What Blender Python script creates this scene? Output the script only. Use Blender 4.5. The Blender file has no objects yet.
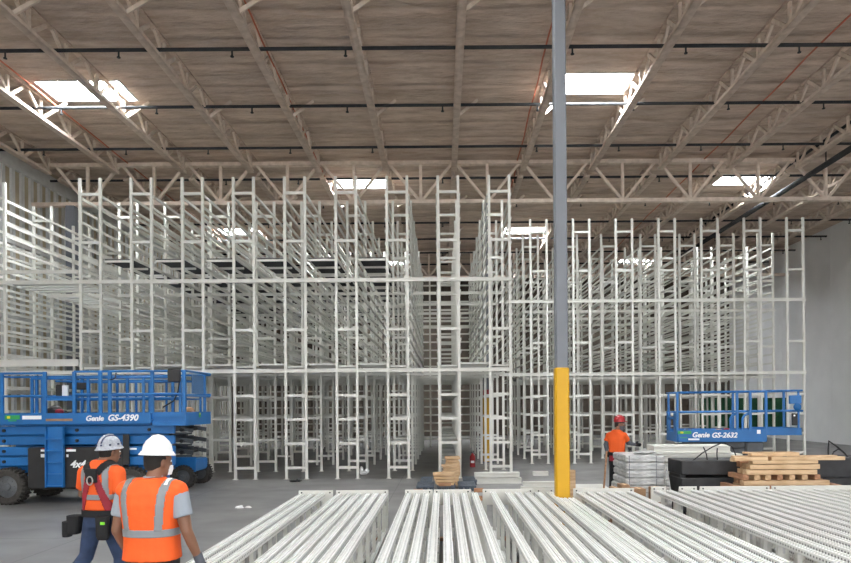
import bpy, math, random
from mathutils import Vector, Matrix
random.seed(7)
S = bpy.context.scene
col = S.collection
R = math.radians
F = 660.0            # focal length in pixels of the 851 px wide frame

# ------------------------------------------------------------------ camera, world, light
cam_d = bpy.data.cameras.new('camera'); cam = bpy.data.objects.new('camera', cam_d); col.objects.link(cam)
cam_d.sensor_width = 36; cam_d.lens = F/851*36
cam_d.shift_x = -0.0206; cam_d.shift_y = 0.1469
cam_d.clip_end = 300
cam.location = (0, 0, 2.05)
cam.rotation_euler = (Matrix.Rotation(R(90), 4, 'X') @ Matrix.Rotation(-0.0075, 4, 'Z')).to_euler()
S.camera = cam
w = bpy.data.worlds.new('daylight'); S.world = w; w.use_nodes = True
bgn = w.node_tree.nodes['Background']; bgn.inputs[0].default_value = (0.95, 0.97, 1.0, 1); bgn.inputs[1].default_value = 3.2
sun_d = bpy.data.lights.new('sun', 'SUN'); sun = bpy.data.objects.new('sun', sun_d); col.objects.link(sun)
sun_d.energy = 14.0; sun_d.angle = 0.01; sun.rotation_euler = (R(28), R(8), 0)   # added to light the unseen rear apron, whose bounce brightens the ceiling
S.view_settings.view_transform = 'Standard'; S.view_settings.look = 'None'
S.view_settings.exposure = 0.14; S.view_settings.gamma = 1.0; S.view_settings.use_curve_mapping = False
SKY_E = 115.0         # brightness of the skylight domes
S.cycles.max_bounces = 10; S.cycles.diffuse_bounces = 6
S.cycles.sample_clamp_indirect = 6.0

# ------------------------------------------------------------------ materials
def mat(name, c, rough=0.6, metal=0.0, var=0.0, scale=6.0, bump=0.0, stretch=(1,1,1), emit=None, c2=None, coords='Object', detail=4.0):
    m = bpy.data.materials.new(name); m.use_nodes = True
    nt = m.node_tree; n = nt.nodes; l = nt.links
    b = n['Principled BSDF']
    b.inputs['Base Color'].default_value = (*c, 1); b.inputs['Roughness'].default_value = rough; b.inputs['Metallic'].default_value = metal
    tc = n.new('ShaderNodeTexCoord'); mp = n.new('ShaderNodeMapping'); mp.inputs['Scale'].default_value = stretch
    l.new(tc.outputs[coords], mp.inputs[0])
    nz = n.new('ShaderNodeTexNoise'); nz.inputs['Scale'].default_value = scale; nz.inputs['Detail'].default_value = detail
    l.new(mp.outputs[0], nz.inputs['Vector'])
    rp = n.new('ShaderNodeValToRGB')
    c2 = c2 or tuple(max(0, x*(1-var)) for x in c)
    rp.color_ramp.elements[0].position = 0.35; rp.color_ramp.elements[1].position = 0.65
    rp.color_ramp.elements[0].color = (*c2, 1); rp.color_ramp.elements[1].color = (*c, 1)
    l.new(nz.outputs[0], rp.inputs[0]); l.new(rp.outputs[0], b.inputs['Base Color'])
    if bump:
        bp = n.new('ShaderNodeBump'); bp.inputs['Strength'].default_value = bump; bp.inputs['Distance'].default_value = 0.05
        l.new(nz.outputs[0], bp.inputs['Height']); l.new(bp.outputs[0], b.inputs['Normal'])
    if emit:
        b.inputs['Emission Color'].default_value = (*emit[0], 1); b.inputs['Emission Strength'].default_value = emit[1]
    return m

M = {}
M['rack'] = mat('white_powder_coat', (0.76, 0.76, 0.71), 0.42, var=0.08, scale=3)
M['shelf'] = mat('white_shelf_steel', (0.68, 0.69, 0.66), 0.5, var=0.06, scale=2)
M['foam'] = mat('sprayed_foam', (0.72, 0.585, 0.485), 0.95, scale=1.1, bump=0.9, stretch=(0.35, 1.6, 1), c2=(0.56, 0.45, 0.37), detail=9)
def foam_extra(m):
    nt = m.node_tree; n = nt.nodes; l = nt.links; b = n['Principled BSDF']
    tc = [x for x in n if x.type == 'TEX_COORD'][0]; bp = [x for x in n if x.type == 'BUMP'][0]; nz = [x for x in n if x.type == 'TEX_NOISE'][0]
    mp = n.new('ShaderNodeMapping'); mp.inputs['Scale'].default_value = (0.55, 1.7, 1); l.new(tc.outputs['Object'], mp.inputs[0])
    n2 = n.new('ShaderNodeTexNoise'); n2.inputs['Scale'].default_value = 1.2; n2.inputs['Detail'].default_value = 8; n2.inputs['Roughness'].default_value = 0.55; l.new(mp.outputs[0], n2.inputs['Vector'])
    wv = n.new('ShaderNodeTexWave'); wv.bands_direction = 'Y'; wv.inputs['Scale'].default_value = 0.26; wv.inputs['Distortion'].default_value = 0.5; wv.inputs['Detail'].default_value = 3; wv.inputs['Detail Scale'].default_value = 2.5; l.new(tc.outputs['Object'], wv.inputs['Vector'])
    pw = n.new('ShaderNodeMath'); pw.operation = 'POWER'; pw.inputs[1].default_value = 10; l.new(wv.outputs['Fac'], pw.inputs[0])
    a = n.new('ShaderNodeMath'); a.operation = 'ADD'; l.new(nz.outputs[0], a.inputs[0]); l.new(n2.outputs[0], a.inputs[1])
    c = n.new('ShaderNodeMath'); c.operation = 'MULTIPLY_ADD'; c.inputs[1].default_value = -0.35; l.new(pw.outputs[0], c.inputs[0]); l.new(a.outputs[0], c.inputs[2])
    l.new(c.outputs[0], bp.inputs['Height']); bp.inputs['Distance'].default_value = 0.22; bp.inputs['Strength'].default_value = 1.0
    # random browner blotches multiplied into the foam colour
    n3 = n.new('ShaderNodeTexNoise'); n3.inputs['Scale'].default_value = 1.7; n3.inputs['Detail'].default_value = 9; n3.inputs['Roughness'].default_value = 0.7; l.new(mp.outputs[0], n3.inputs['Vector'])
    rp = n.new('ShaderNodeValToRGB'); rp.color_ramp.elements[0].position = 0.36; rp.color_ramp.elements[1].position = 0.62
    rp.color_ramp.elements[0].color = (0.74, 0.70, 0.66, 1); rp.color_ramp.elements[1].color = (1, 1, 1, 1); l.new(n3.outputs[0], rp.inputs[0])
    mx = n.new('ShaderNodeMix'); mx.data_type = 'RGBA'; mx.blend_type = 'MULTIPLY'; mx.inputs['Factor'].default_value = 1.0
    src = b.inputs['Base Color'].links[0].from_socket; l.new(src, mx.inputs['A']); l.new(rp.outputs[0], mx.inputs['B']); l.new(mx.outputs['Result'], b.inputs['Base Color'])
foam_extra(M['foam'])
M['fsteel'] = mat('sprayed_steel', (0.76, 0.65, 0.56), 0.85, scale=5, bump=0.4, c2=(0.60, 0.50, 0.42), detail=6)
M['pipe'] = mat('dark_pipe', (0.03, 0.032, 0.036), 0.9, var=0.3)
M['orange_cord'] = mat('orange_cord', (0.50, 0.13, 0.06), 0.6, var=0.2)
M['panel'] = mat('grey_wall_panel', (0.86, 0.865, 0.87), 0.7, var=0.06, scale=0.8)
M['brownwall'] = mat('brown_board', (0.10, 0.078, 0.06), 0.9, var=0.35, scale=1.2)
M['insul'] = mat('kraft_insulation', (0.50, 0.44, 0.32), 0.9, var=0.22, scale=1.5)
M['whitepaint'] = mat('white_paint', (0.62, 0.63, 0.62), 0.7, var=0.08)
M['colgrey'] = mat('grey_paint', (0.155, 0.168, 0.19), 0.5, var=0.08, scale=2)
M['yellow'] = mat('yellow_sleeve', (0.60, 0.325, 0.0), 0.5, var=0.06, scale=4)
M['grating'] = mat('dark_grating', (0.035, 0.038, 0.042), 0.7, var=0.4, scale=20)
M['blue'] = mat('blue_paint', (0.012, 0.145, 0.42), 0.42, var=0.15, scale=3)
M['black'] = mat('black_plastic', (0.02, 0.02, 0.022), 0.5, var=0.3)
M['arm'] = mat('grey_scissor', (0.10, 0.11, 0.12), 0.5, var=0.3, scale=6)
M['rubber'] = mat('tyre_rubber', (0.055, 0.05, 0.045), 0.9, var=0.4, scale=14)
M['rim'] = mat('rim_grey', (0.11, 0.12, 0.13), 0.5, var=0.3)
M['white'] = mat('plain_white', (0.85, 0.86, 0.86), 0.4, var=0.03)
M['lt'] = mat('white_lettering', (0.88, 0.9, 0.92), 0.5, var=0.02)
M['green'] = mat('green_sticker', (0.03, 0.34, 0.09), 0.5, var=0.1)
M['ystick'] = mat('yellow_sticker', (0.75, 0.65, 0.03), 0.5, var=0.1)
M['wood'] = mat('pine_lumber', (0.68, 0.49, 0.30), 0.75, scale=3, stretch=(1, 6, 6), c2=(0.50, 0.32, 0.175), detail=6)
M['wood2'] = mat('reddish_lumber', (0.50, 0.28, 0.16), 0.75, scale=3, stretch=(1, 6, 6), c2=(0.34, 0.17, 0.09), detail=6)
M['card'] = mat('cardboard', (0.36, 0.22, 0.125), 0.85, var=0.2)
M['wrap'] = mat('wrapped_white', (0.60, 0.61, 0.60), 0.4, scale=7, bump=1.0, stretch=(1, 1, 3), c2=(0.36, 0.37, 0.38))
M['blackbox'] = mat('black_foam_block', (0.04, 0.041, 0.044), 0.6, var=0.4, scale=5)
M['slate'] = mat('slate_plastic', (0.10, 0.125, 0.16), 0.6, var=0.5, scale=8)
M['orange'] = mat('hi_vis_orange', (0.82, 0.11, 0.012), 0.75, var=0.07, scale=8, bump=0.15)
M['tape'] = mat('reflective_tape', (0.23, 0.245, 0.26), 0.45, var=0.08)
M['skin'] = mat('skin', (0.22, 0.105, 0.062), 0.55, var=0.1)
M['hair'] = mat('dark_hair', (0.015, 0.012, 0.01), 0.8, var=0.3)
M['denim'] = mat('blue_denim', (0.035, 0.06, 0.13), 0.85, var=0.35, scale=9)
M['blackcloth'] = mat('black_cloth', (0.012, 0.012, 0.014), 0.85, var=0.3)
M['greyshirt'] = mat('grey_shirt', (0.30, 0.34, 0.385), 0.85, var=0.08)
M['darkgrey'] = mat('dark_grey_cloth', (0.10, 0.11, 0.13), 0.85, var=0.3)
M['redstrap'] = mat('red_webbing', (0.33, 0.018, 0.035), 0.7, var=0.3)
M['red'] = mat('red_paint', (0.36, 0.012, 0.018), 0.35, var=0.1)
M['metal'] = mat('bare_metal', (0.55, 0.55, 0.55), 0.3, metal=0.8, var=0.1)
M['greenscreen'] = mat('dark_green_fabric', (0.006, 0.07, 0.025), 0.85, var=0.3)
M['navy'] = mat('navy_stripe', (0.02, 0.03, 0.09), 0.4, var=0.1)
M['silverhat'] = mat('pale_silver_shell', (0.50, 0.53, 0.58), 0.3, scale=30, c2=(0.30, 0.33, 0.38))
M['sky'] = mat('skylight_dome', (0.9, 0.9, 0.9), 0.5, emit=((0.93, 0.97, 1.0), SKY_E))

def floor_mat():
    m = mat('polished_concrete', (0.215, 0.212, 0.208), 0.42, scale=0.5, c2=(0.155, 0.153, 0.15), detail=8, coords='Object')
    nt = m.node_tree; n = nt.nodes; l = nt.links; b = n['Principled BSDF']
    rp = b.inputs['Base Color'].links[0].from_node
    tc = [x for x in n if x.type == 'TEX_COORD'][0]
    sep = n.new('ShaderNodeSeparateXYZ'); l.new(tc.outputs['Object'], sep.inputs[0])
    last = None
    for ax, per, off in ((0, 4.6, 1.2), (1, 4.6, 3.3)):       # saw-cut joints
        a = n.new('ShaderNodeMath'); a.operation = 'ADD'; a.inputs[1].default_value = off + 460; l.new(sep.outputs[ax], a.inputs[0])
        mo = n.new('ShaderNodeMath'); mo.operation = 'MODULO'; mo.inputs[1].default_value = per; l.new(a.outputs[0], mo.inputs[0])
        lt = n.new('ShaderNodeMath'); lt.operation = 'LESS_THAN'; lt.inputs[1].default_value = 0.02; l.new(mo.outputs[0], lt.inputs[0])
        if last is None: last = lt
        else:
            mx = n.new('ShaderNodeMath'); mx.operation = 'MAXIMUM'; l.new(last.outputs[0], mx.inputs[0]); l.new(lt.outputs[0], mx.inputs[1]); last = mx
    mix = n.new('ShaderNodeMix'); mix.data_type = 'RGBA'
    l.new(last.outputs[0], mix.inputs['Factor']); l.new(rp.outputs[0], mix.inputs['A']); mix.inputs['B'].default_value = (0.10, 0.10, 0.10, 1)
    l.new(mix.outputs['Result'], b.inputs['Base Color'])
    nz = n.new('ShaderNodeTexNoise'); nz.inputs['Scale'].default_value = 1.3; l.new(tc.outputs['Object'], nz.inputs['Vector'])
    mr = n.new('ShaderNodeMapRange'); mr.inputs['To Min'].default_value = 0.28; mr.inputs['To Max'].default_value = 0.55
    l.new(nz.outputs[0], mr.inputs[0]); l.new(mr.outputs[0], b.inputs['Roughness'])
    return m
M['floor'] = floor_mat()

def perf_mat():
    # punched post: two rows of holes on top and bottom, one row on the sides (length along local Y)
    m = mat('perforated_white_steel', (0.80, 0.81, 0.79), 0.4, var=0.06, scale=4)
    nt = m.node_tree; n = nt.nodes; l = nt.links; b = n['Principled BSDF']
    rp = b.inputs['Base Color'].links[0].from_node
    tc = [x for x in n if x.type == 'TEX_COORD'][0]
    sep = n.new('ShaderNodeSeparateXYZ'); l.new(tc.outputs['Object'], sep.inputs[0])
    def ma(op, a, bb=None):
        q = n.new('ShaderNodeMath'); q.operation = op
        for i, v in enumerate((a, bb)):
            if v is None: continue
            if isinstance(v, (int, float)): q.inputs[i].default_value = v
            else: l.new(v, q.inputs[i])
        return q.outputs[0]
    fy = ma('MULTIPLY', ma('SUBTRACT', ma('FRACT', ma('DIVIDE', sep.outputs[1], 0.05)), 0.5), 0.05)
    fy2 = ma('MULTIPLY', fy, fy)
    ax = ma('SUBTRACT', ma('ABSOLUTE', sep.outputs[0]), 0.027)
    ax2 = ma('MULTIPLY', ax, ax); z2 = ma('MULTIPLY', sep.outputs[2], sep.outputs[2])
    d = ma('ADD', fy2, ma('MINIMUM', ax2, z2))
    mask = ma('LESS_THAN', d, 0.0105**2)
    mix = n.new('ShaderNodeMix'); mix.data_type = 'RGBA'
    l.new(mask, mix.inputs['Factor']); l.new(rp.outputs[0], mix.inputs['A']); mix.inputs['B'].default_value = (0.10, 0.105, 0.11, 1)
    l.new(mix.outputs['Result'], b.inputs['Base Color'])
    return m
M['perf'] = perf_mat()

# ------------------------------------------------------------------ mesh helpers
class MB:
    def __init__(s): s.v = []; s.f = []
    def add(s, vs, fs):
        o = len(s.v); s.v += [tuple(v) for v in vs]; s.f += [tuple(i+o for i in f) for f in fs]; return s
    def box(s, x0, x1, y0, y1, z0, z1, bev=0.0):
        return s.obox(((x0+x1)/2, (y0+y1)/2, (z0+z1)/2), (abs(x1-x0)/2, abs(y1-y0)/2, abs(z1-z0)/2), None, bev)
    def obox(s, c, h, rot=None, bev=0.0):
        hx, hy, hz = h; c = Vector(c)
        rot = rot or Matrix.Identity(3)
        if bev <= 0:
            vs = [c + rot @ Vector((sx*hx, sy*hy, sz*hz)) for sx in (-1, 1) for sy in (-1, 1) for sz in (-1, 1)]
            return s.add(vs, [(0,1,3,2), (4,6,7,5), (0,4,5,1), (2,3,7,6), (0,2,6,4), (1,5,7,3)])
        b = min(bev, hx*0.49, hy*0.49, hz*0.49)
        def ring(z, i):
            pts = [(-hx+i+b, -hy+i), (hx-i-b, -hy+i), (hx-i, -hy+i+b), (hx-i, hy-i-b), (hx-i-b, hy-i), (-hx+i+b, hy-i), (-hx+i, hy-i-b), (-hx+i, -hy+i+b)]
            return [c + rot @ Vector((x, y, z)) for x, y in pts]
        rs = [ring(-hz, b*0.7), ring(-hz+b, 0), ring(hz-b, 0), ring(hz, b*0.7)]
        vs = [p for r_ in rs for p in r_]; fs = []
        for k in range(3):
            for i in range(8):
                j = (i+1) % 8; fs.append((k*8+i, k*8+j, k*8+8+j, k*8+8+i))
        fs.append(tuple(reversed(range(8)))); fs.append(tuple(range(24, 32)))
        return s.add(vs, fs)
    def bar(s, a, b, wx, wz, up=(0, 0, 1)):
        a = Vector(a); b = Vector(b); d = b-a; L = d.length; d.normalize(); u = Vector(up)
        if abs(d.dot(u)) > 0.98: u = Vector((0, 1, 0))
        x = d.cross(u).normalized(); z = x.cross(d).normalized()
        rot = Matrix((x, d, z)).transposed()
        return s.obox((a+b)/2, (wx/2, L/2, wz/2), rot)
    def tube(s, pts, rad, seg=10, caps=True, rnd=False):
        pts = [Vector(p) for p in pts]
        if isinstance(rad, (int, float)): rad = [rad]*len(pts)
        rad = list(rad)
        if rnd:
            d0 = (pts[0]-pts[1]).normalized(); d1 = (pts[-1]-pts[-2]).normalized()
            r0, r1 = rad[0], rad[-1]
            pre = [(pts[0]+d0*r0*math.sin(a), r0*math.cos(a)) for a in (R(80), R(55), R(28))]
            post = [(pts[-1]+d1*r1*math.sin(a), r1*math.cos(a)) for a in (R(28), R(55), R(80))]
            pts = [p for p, _ in pre]+pts+[p for p, _ in post]; rad = [q for _, q in pre]+rad+[q for _, q in post]
        n = len(pts); rings = []; u = None
        for i in range(n):
            d = (pts[min(i+1, n-1)]-pts[max(i-1, 0)])
            d = d.normalized() if d.length > 1e-9 else Vector((0, 0, 1))
            if u is None:
                u = Vector((1, 0, 0)) if abs(d.x) < 0.9 else Vector((0, 1, 0))
            u = (u - d*u.dot(d)).normalized(); v = d.cross(u)
            rings.append([pts[i] + (u*math.cos(2*math.pi*k/seg) + v*math.sin(2*math.pi*k/seg))*rad[i] for k in range(seg)])
        vs = [p for r_ in rings for p in r_]; fs = []
        for i in range(n-1):
            for k in range(seg):
                j = (k+1) % seg; fs.append((i*seg+k, i*seg+j, (i+1)*seg+j, (i+1)*seg+k))
        if caps: fs.append(tuple(reversed(range(seg)))); fs.append(tuple(range((n-1)*seg, n*seg)))
        return s.add(vs, fs)
    def rings(s, rs, seg=20, p=2.0):
        # horizontal super-elliptic rings: (cx, cy, z, rx, ry)
        vs = []; fs = []
        for (cx, cy, z, rx, ry) in rs:
            for k in range(seg):
                a = 2*math.pi*k/seg; ca, sa = math.cos(a), math.sin(a)
                vs.append((cx+rx*math.copysign(abs(ca)**(2/p), ca), cy+ry*math.copysign(abs(sa)**(2/p), sa), z))
        n = len(rs)
        for i in range(n-1):
            for k in range(seg):
                j = (k+1) % seg; fs.append((i*seg+k, i*seg+j, (i+1)*seg+j, (i+1)*seg+k))
        fs.append(tuple(reversed(range(seg)))); fs.append(tuple(range((n-1)*seg, n*seg)))
        return s.add(vs, fs)
    def ell(s, c, r, seg=14, n=9):
        rs = []
        for i in range(n):
            a = -math.pi/2 + math.pi*(i+0.5)/n if 0 < i < n-1 else (-math.pi/2+0.12 if i == 0 else math.pi/2-0.12)
            rs.append((c[0], c[1], c[2]+r[2]*math.sin(a), r[0]*math.cos(a), r[1]*math.cos(a)))
        return s.rings(rs, seg)
    def cyl(s, c, r, h, axis='z', seg=20):
        c = Vector(c); d = {'x': Vector((1,0,0)), 'y': Vector((0,1,0)), 'z': Vector((0,0,1))}[axis]*h/2
        return s.tube([c-d, c+d], r, seg)
    def prism(s, prof, a0, a1, axis='y'):
        # prof in the two other axes; extruded along the axis
        n = len(prof)
        def P(p, t):
            return {'y': (p[0], t, p[1]), 'x': (t, p[0], p[1]), 'z': (p[0], p[1], t)}[axis]
        vs = [P(p, a0) for p in prof]+[P(p, a1) for p in prof]
        fs = [(i, (i+1) % n, n+(i+1) % n, n+i) for i in range(n)]
        fs += [tuple(reversed(range(n))), tuple(range(n, 2*n))]
        return s.add(vs, fs)
    def mesh(s, name, m, smooth=False):
        me = bpy.data.meshes.new(name); me.from_pydata(s.v, [], s.f); me.validate(); me.update()
        import bmesh
        bm = bmesh.new(); bm.from_mesh(me); bmesh.ops.recalc_face_normals(bm, faces=bm.faces[:]); bm.to_mesh(me); bm.free()
        if m: me.materials.append(M[m] if isinstance(m, str) else m)
        if smooth:
            me.polygons.foreach_set('use_smooth', [True]*len(me.polygons))
            try: me.set_sharp_from_angle(angle=R(40))
            except Exception: pass
        return me
    def build(s, name, m, parent=None, smooth=False, loc=None):
        return put(name, s.mesh(name, m, smooth), parent, loc)
def put(name, me, parent=None, loc=None, rz=0):
    o = bpy.data.objects.new(name, me); col.objects.link(o)
    if parent: o.parent = parent
    if loc is not None: o.location = loc
    if rz: o.rotation_euler.z = rz
    return o
def tag(o, label=None, cat=None, group=None, kind=None):
    if label: o['label'] = label
    if cat: o['category'] = cat
    if group: o['group'] = group
    if kind: o['kind'] = kind
    return o
def empty(name, loc, rz=0):
    o = bpy.data.objects.new(name, None); col.objects.link(o); o.location = loc; o.rotation_euler.z = rz; o.empty_display_size = 0.2
    return o
def kids(o): return [c for c in col.objects if c.parent == o]
def copy_tree(o, parent=None):
    c = o.copy(); col.objects.link(c); c.parent = parent
    for ch in list(o.children): copy_tree(ch, c)
    return c
def text(name, s, size, m, parent, loc, shear=0.25, rz=0, bold=0.03, ext=0.004):
    cu = bpy.data.curves.new(name, 'FONT'); cu.body = s; cu.size = size; cu.shear = shear; cu.offset = bold*size; cu.extrude = ext; cu.resolution_u = 3
    t = bpy.data.objects.new(name, cu); col.objects.link(t)
    bpy.context.view_layer.update()
    me = bpy.data.meshes.new_from_object(t.evaluated_get(bpy.context.evaluated_depsgraph_get()))
    bpy.data.objects.remove(t); me.materials.clear(); me.materials.append(M[m])
    o = put(name, me, parent, loc); o.rotation_euler = (R(90), 0, rz)
    return o
ORD = ['first', 'second', 'third', 'fourth', 'fifth', 'sixth', 'seventh', 'eighth', 'ninth', 'tenth', 'eleventh', 'twelfth', 'thirteenth', 'fourteenth', 'fifteenth', 'sixteenth', 'seventeenth', 'eighteenth']
def X(px, Y): return (px-443.0)*Y/F

# ------------------------------------------------------------------ the building
DECK = 11.15; CH = 10.5; YB = -14.0; YF = 46.0; XL = -15.0; XR = 20.0
tag(MB().box(XL-0.3, XR+0.3, YB, YF+0.3, -0.2, 0).build('floor', 'floor'), kind='structure')
tag(MB().box(-80, 80, -60, YB, -0.2, -0.01).build('ground', mat('bounce_apron_concrete', (0.50, 0.49, 0.47), 0.9, var=0.1)), kind='structure')  # unseen pale apron added outside the rear to bounce sunlight onto the ceiling
# ceiling with skylight openings
sky_rects = []
for (x0, y0, w_) in [(-11.3, 18.25, 2.4), (2.95, 18.05, 2.4), (-4.35, 26.2, 2.35), (11.1, 26.1, 2.35), (3.0, 33.6, 2.35), (-11.6, 33.4, 2.35),
                     (-4.35, 9.5, 2.35), (11.1, 9.5, 2.35), (-11.6, 1.5, 2.35), (3.0, 1.5, 2.35), (-4.35, 41.2, 2.35), (11.1, 41.2, 2.35),
                     (-4.35, -7, 2.35), (11.1, -7, 2.35)]:
    sky_rects.append((x0, x0+w_, y0, y0+1.25))
ys = sorted({YB, YF+0.3} | {r[2] for r in sky_rects} | {r[3] for r in sky_rects})
cb = MB()
for a, b in zip(ys[:-1], ys[1:]):
    cuts = sorted([(r[0], r[1]) for r in sky_rects if r[2] <= a+1e-6 and r[3] >= b-1e-6])
    x = XL-0.3
    for c0, c1 in cuts: cb.box(x, c0, a, b, DECK, DECK+0.3); x = c1
    cb.box(x, XR+0.3, a, b, DECK, DECK+0.3)
tag(cb.build('ceiling', 'foam'), kind='structure')
for i, (a, b, c, d) in enumerate(sky_rects):
    fr = MB()
    fr.box(a, a+0.05, c, d, DECK-0.02, DECK+0.38).box(b-0.05, b, c, d, DECK-0.02, DECK+0.38).box(a+0.05, b-0.05, c, c+0.05, DECK-0.02, DECK+0.38).box(a+0.05, b-0.05, d-0.05, d, DECK-0.02, DECK+0.38)
    o = tag(fr.build('window_%d' % (i+1), 'whitepaint'), kind='structure')
    MB().box(a+0.05, b-0.05, c+0.05, d-0.05, DECK+0.30, DECK+0.33).build('window_pane', 'sky', o)
# walls
lw = MB().box(XL-0.3, XL, YB, YF+0.3, 0, DECK)
wl = tag(lw.build('wall_left', 'insul'), kind='structure')
st = MB()
y = 12.0
while y < YF: st.box(XL, XL+0.09, y, y+0.17, 0, 10.95); y += 0.52
for z in (0, 2.6, 5.2, 7.8, 10.45): st.box(XL, XL+0.11, 12, YF, z, z+(0.5 if z > 10 else 0.12))
st.build('stud', 'whitepaint', wl)
rw = MB().box(XR, XR+0.3, YB, YF+0.3, 0, DECK)
wr = tag(rw.build('wall_right', 'panel'), kind='structure')
jn = MB(); y = 12.0
while y < YF: jn.box(XR-0.012, XR, y, y+0.03, 0, DECK); y += 2.44
jn.build('panel_joint', 'panel', wr)
tag(MB().box(XL, XR, YF, YF+0.3, 0, DECK).build('wall_back', 'brownwall'), kind='structure')

# steel columns
def column(Xc, Yc, label, wd, ztop, zy):
    o = empty('steel_column', (Xc, Yc, 0)); tag(o, label, 'column')
    h = wd/2
    MB().box(-h, h, -h, h, 0.03, ztop, 0.02).build('shaft', 'colgrey', o)
    MB().box(-h-0.1, h+0.1, -h-0.1, h+0.1, 0, 0.03).build('base_plate', 'colgrey', o)
    if zy:
        MB().box(-h-0.012, h+0.012, -h-0.012, h+0.012, 0.03, zy, 0.02).build('guard_sleeve', 'yellow', o)
    return o
c1 = column(X(561.5, 10.1), 10.1, 'tall grey steel column with yellow guard sleeve, nearest, rising among the laid frames', 0.185, 9.45, 2.63)
c2 = column(1.60, 24.1, 'slim grey column with yellow sleeve behind the ninth front rack frame', 0.26, 9.45, 2.35)
MB().box(-0.14, 0.14, -0.15, -0.14, 2.35, 2.65).build('warning_sign', 'red', c2)
c3 = column(-13.5, 24.1, 'dark grey column by the stud wall at the left', 0.32, 9.45, 0)
for xx in (-13.5, 17.0): column(xx, 10.1, 'grey steel column outside the picture beside the %s wall' % ('left' if xx < 0 else 'right'), 0.235, 9.45, 2.63)
column(17.0, 24.1, 'grey steel column carrying the roof truss close to the right wall', 0.26, 9.45, 2.35)

# joists
JX = [0.46+2.43*k for k in range(-6, 1)] + [0.46+2.47*k for k in range(1, 8)]
def joist_proto(L, detail):
    o = empty('roof_joist', (0, 0, 0))
    bc = MB(); bc.box(-0.10, -0.02, 0.35, L-0.35, 0, 0.09).box(0.02, 0.10, 0.35, L-0.35, 0, 0.09).box(-0.10, 0.10, 0.35, L-0.35, 0, 0.03); bc.build('bottom_chord', 'fsteel', o)
    MB().box(-0.07, 0.07, 0, L, DECK-CH-0.05, DECK-CH-0.002).build('top_chord', 'foam', o)
    n = max(2, round((L-0.7)/1.55)); st_ = (L-0.7)/n; allm = MB(); ht = DECK-CH-0.06
    for i in range(n):
        y0 = 0.35+i*st_
        for a, b, c, d, xo in ((y0, 0.04, y0+st_*0.45, ht, -0.03), (y0+st_, 0.04, y0+st_*0.55, ht, 0.03), (y0+st_*0.98, 0.04, y0+st_*0.98, ht, 0)):
            m = MB().bar((xo, a, b), (xo, c, d), 0.06, 0.09)
            if detail: m.build('web', 'fsteel', o)
            else: allm.add(m.v, m.f)
    if not detail: allm.build('web', 'fsteel', o)
    for y in ((4.1, 9.2) if L > 13 else (4.0,)):
        MB().bar((0.05, y, 0.06), (0.62, y+0.25, DECK-CH-0.03), 0.08, 0.08).build('brace', 'fsteel', o)
    return o
YG = [-3.9, 10.1, 24.1, 38.1]
protoA = joist_proto(14.0, True); protoB = joist_proto(14.0, False); protoC = joist_proto(YF-38.1, False)
def_rows = [(protoA, 10.1, 'over the near bay', 'roof joists over the near bay'), (protoB, 24.1, 'over the racks beyond the cross truss', 'roof joists beyond the cross truss'),
            (protoB, -3.9, 'over the camera', 'roof joists above the camera'), (protoC, 38.1, 'in the last bay before the back wall', 'roof joists by the back wall')]
used = set()
for pr, Y0, where, grp in def_rows:
    for i, x in enumerate(JX):
        if pr in used: o = copy_tree(pr)
        else: o = pr; used.add(pr)
        o.location = (x, Y0, CH)
        tag(o, '%s from left of the open-web joists %s' % (ORD[i], where), 'roof joist', grp)
# cross girders
def girder(Y, label):
    g = empty('roof_truss', (0, Y, 9.45)); tag(g, label, 'truss', 'cross trusses under the roof joists')
    MB().box(XL, XR, -0.11, 0.11, 0, 0.13).build('bottom_chord', 'fsteel', g)
    MB().box(XL, XR, -0.11, 0.11, 1.42, 1.55).build('top_chord', 'fsteel', g)
    for i, x in enumerate(JX):
        xm = x+1.215
        if xm < XR-0.5: MB().box(xm-0.05, xm+0.05, -0.05, 0.05, 0.13, 1.42).build('post', 'fsteel', g)
        for s in (-1, 1):
            xe = x+s*1.2
            if XL+0.2 < xe < XR-0.2: MB().bar((x+s*0.08, 0, 1.46), (xe, 0, 0.08), 0.09, 0.10, (0, 1, 0)).build('diagonal', 'fsteel', g)
    return g
girder(24.1, 'foam-dusted cross truss spanning the hall above the rack tops')
girder(10.1, 'cross truss over the near grey column, just above the picture')
girder(38.1, 'far cross truss over the back ends of the racks')
girder(-3.9, 'cross truss behind the camera')

# sprinkler pipes
for i in range(10):
    Y = 12.95+3.05*i
    o = empty('sprinkler_pipe', (0, Y, 10.75)); tag(o, '%s thin dark sprinkler pipe across the ceiling, counted from the camera' % ORD[i], 'pipe', 'sprinkler pipes across the ceiling')
    m = MB().tube([(XL, 0, 0), (XR, 0, 0)], 0.045, 8); m.build('pipe_run', 'pipe', o, True)
    x = XL+1.3+(i % 2)*0.4
    while x < XR:
        hd = MB().tube([(x, 0, 0), (x, 0, -0.17)], 0.022, 6).tube([(x, 0, -0.17), (x, 0, -0.19)], 0.045, 8)
        hd.build('sprinkler_head', 'pipe', o); x += 2.75
o = empty('main_pipe', (13.35, 12, 10.35)); tag(o, 'thick black main pipe running away under the ceiling at right', 'pipe')
MB().tube([(0, 0, 0), (0, 26, 0)], 0.10, 12).build('pipe_run', 'pipe', o, True)
for k in range(6): MB().tube([(0, 1.9+k*4.5, 0), (0, 1.9+k*4.5, 0.8)], 0.025, 6).build('hanger', 'pipe', o)
tag(MB().tube([(12.9, 14, 10.9), (12.9, 36, 10.9)], 0.05, 8).build('branch_pipe', 'pipe'), 'thin black pipe running away beside the thick main pipe', 'pipe')
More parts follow.
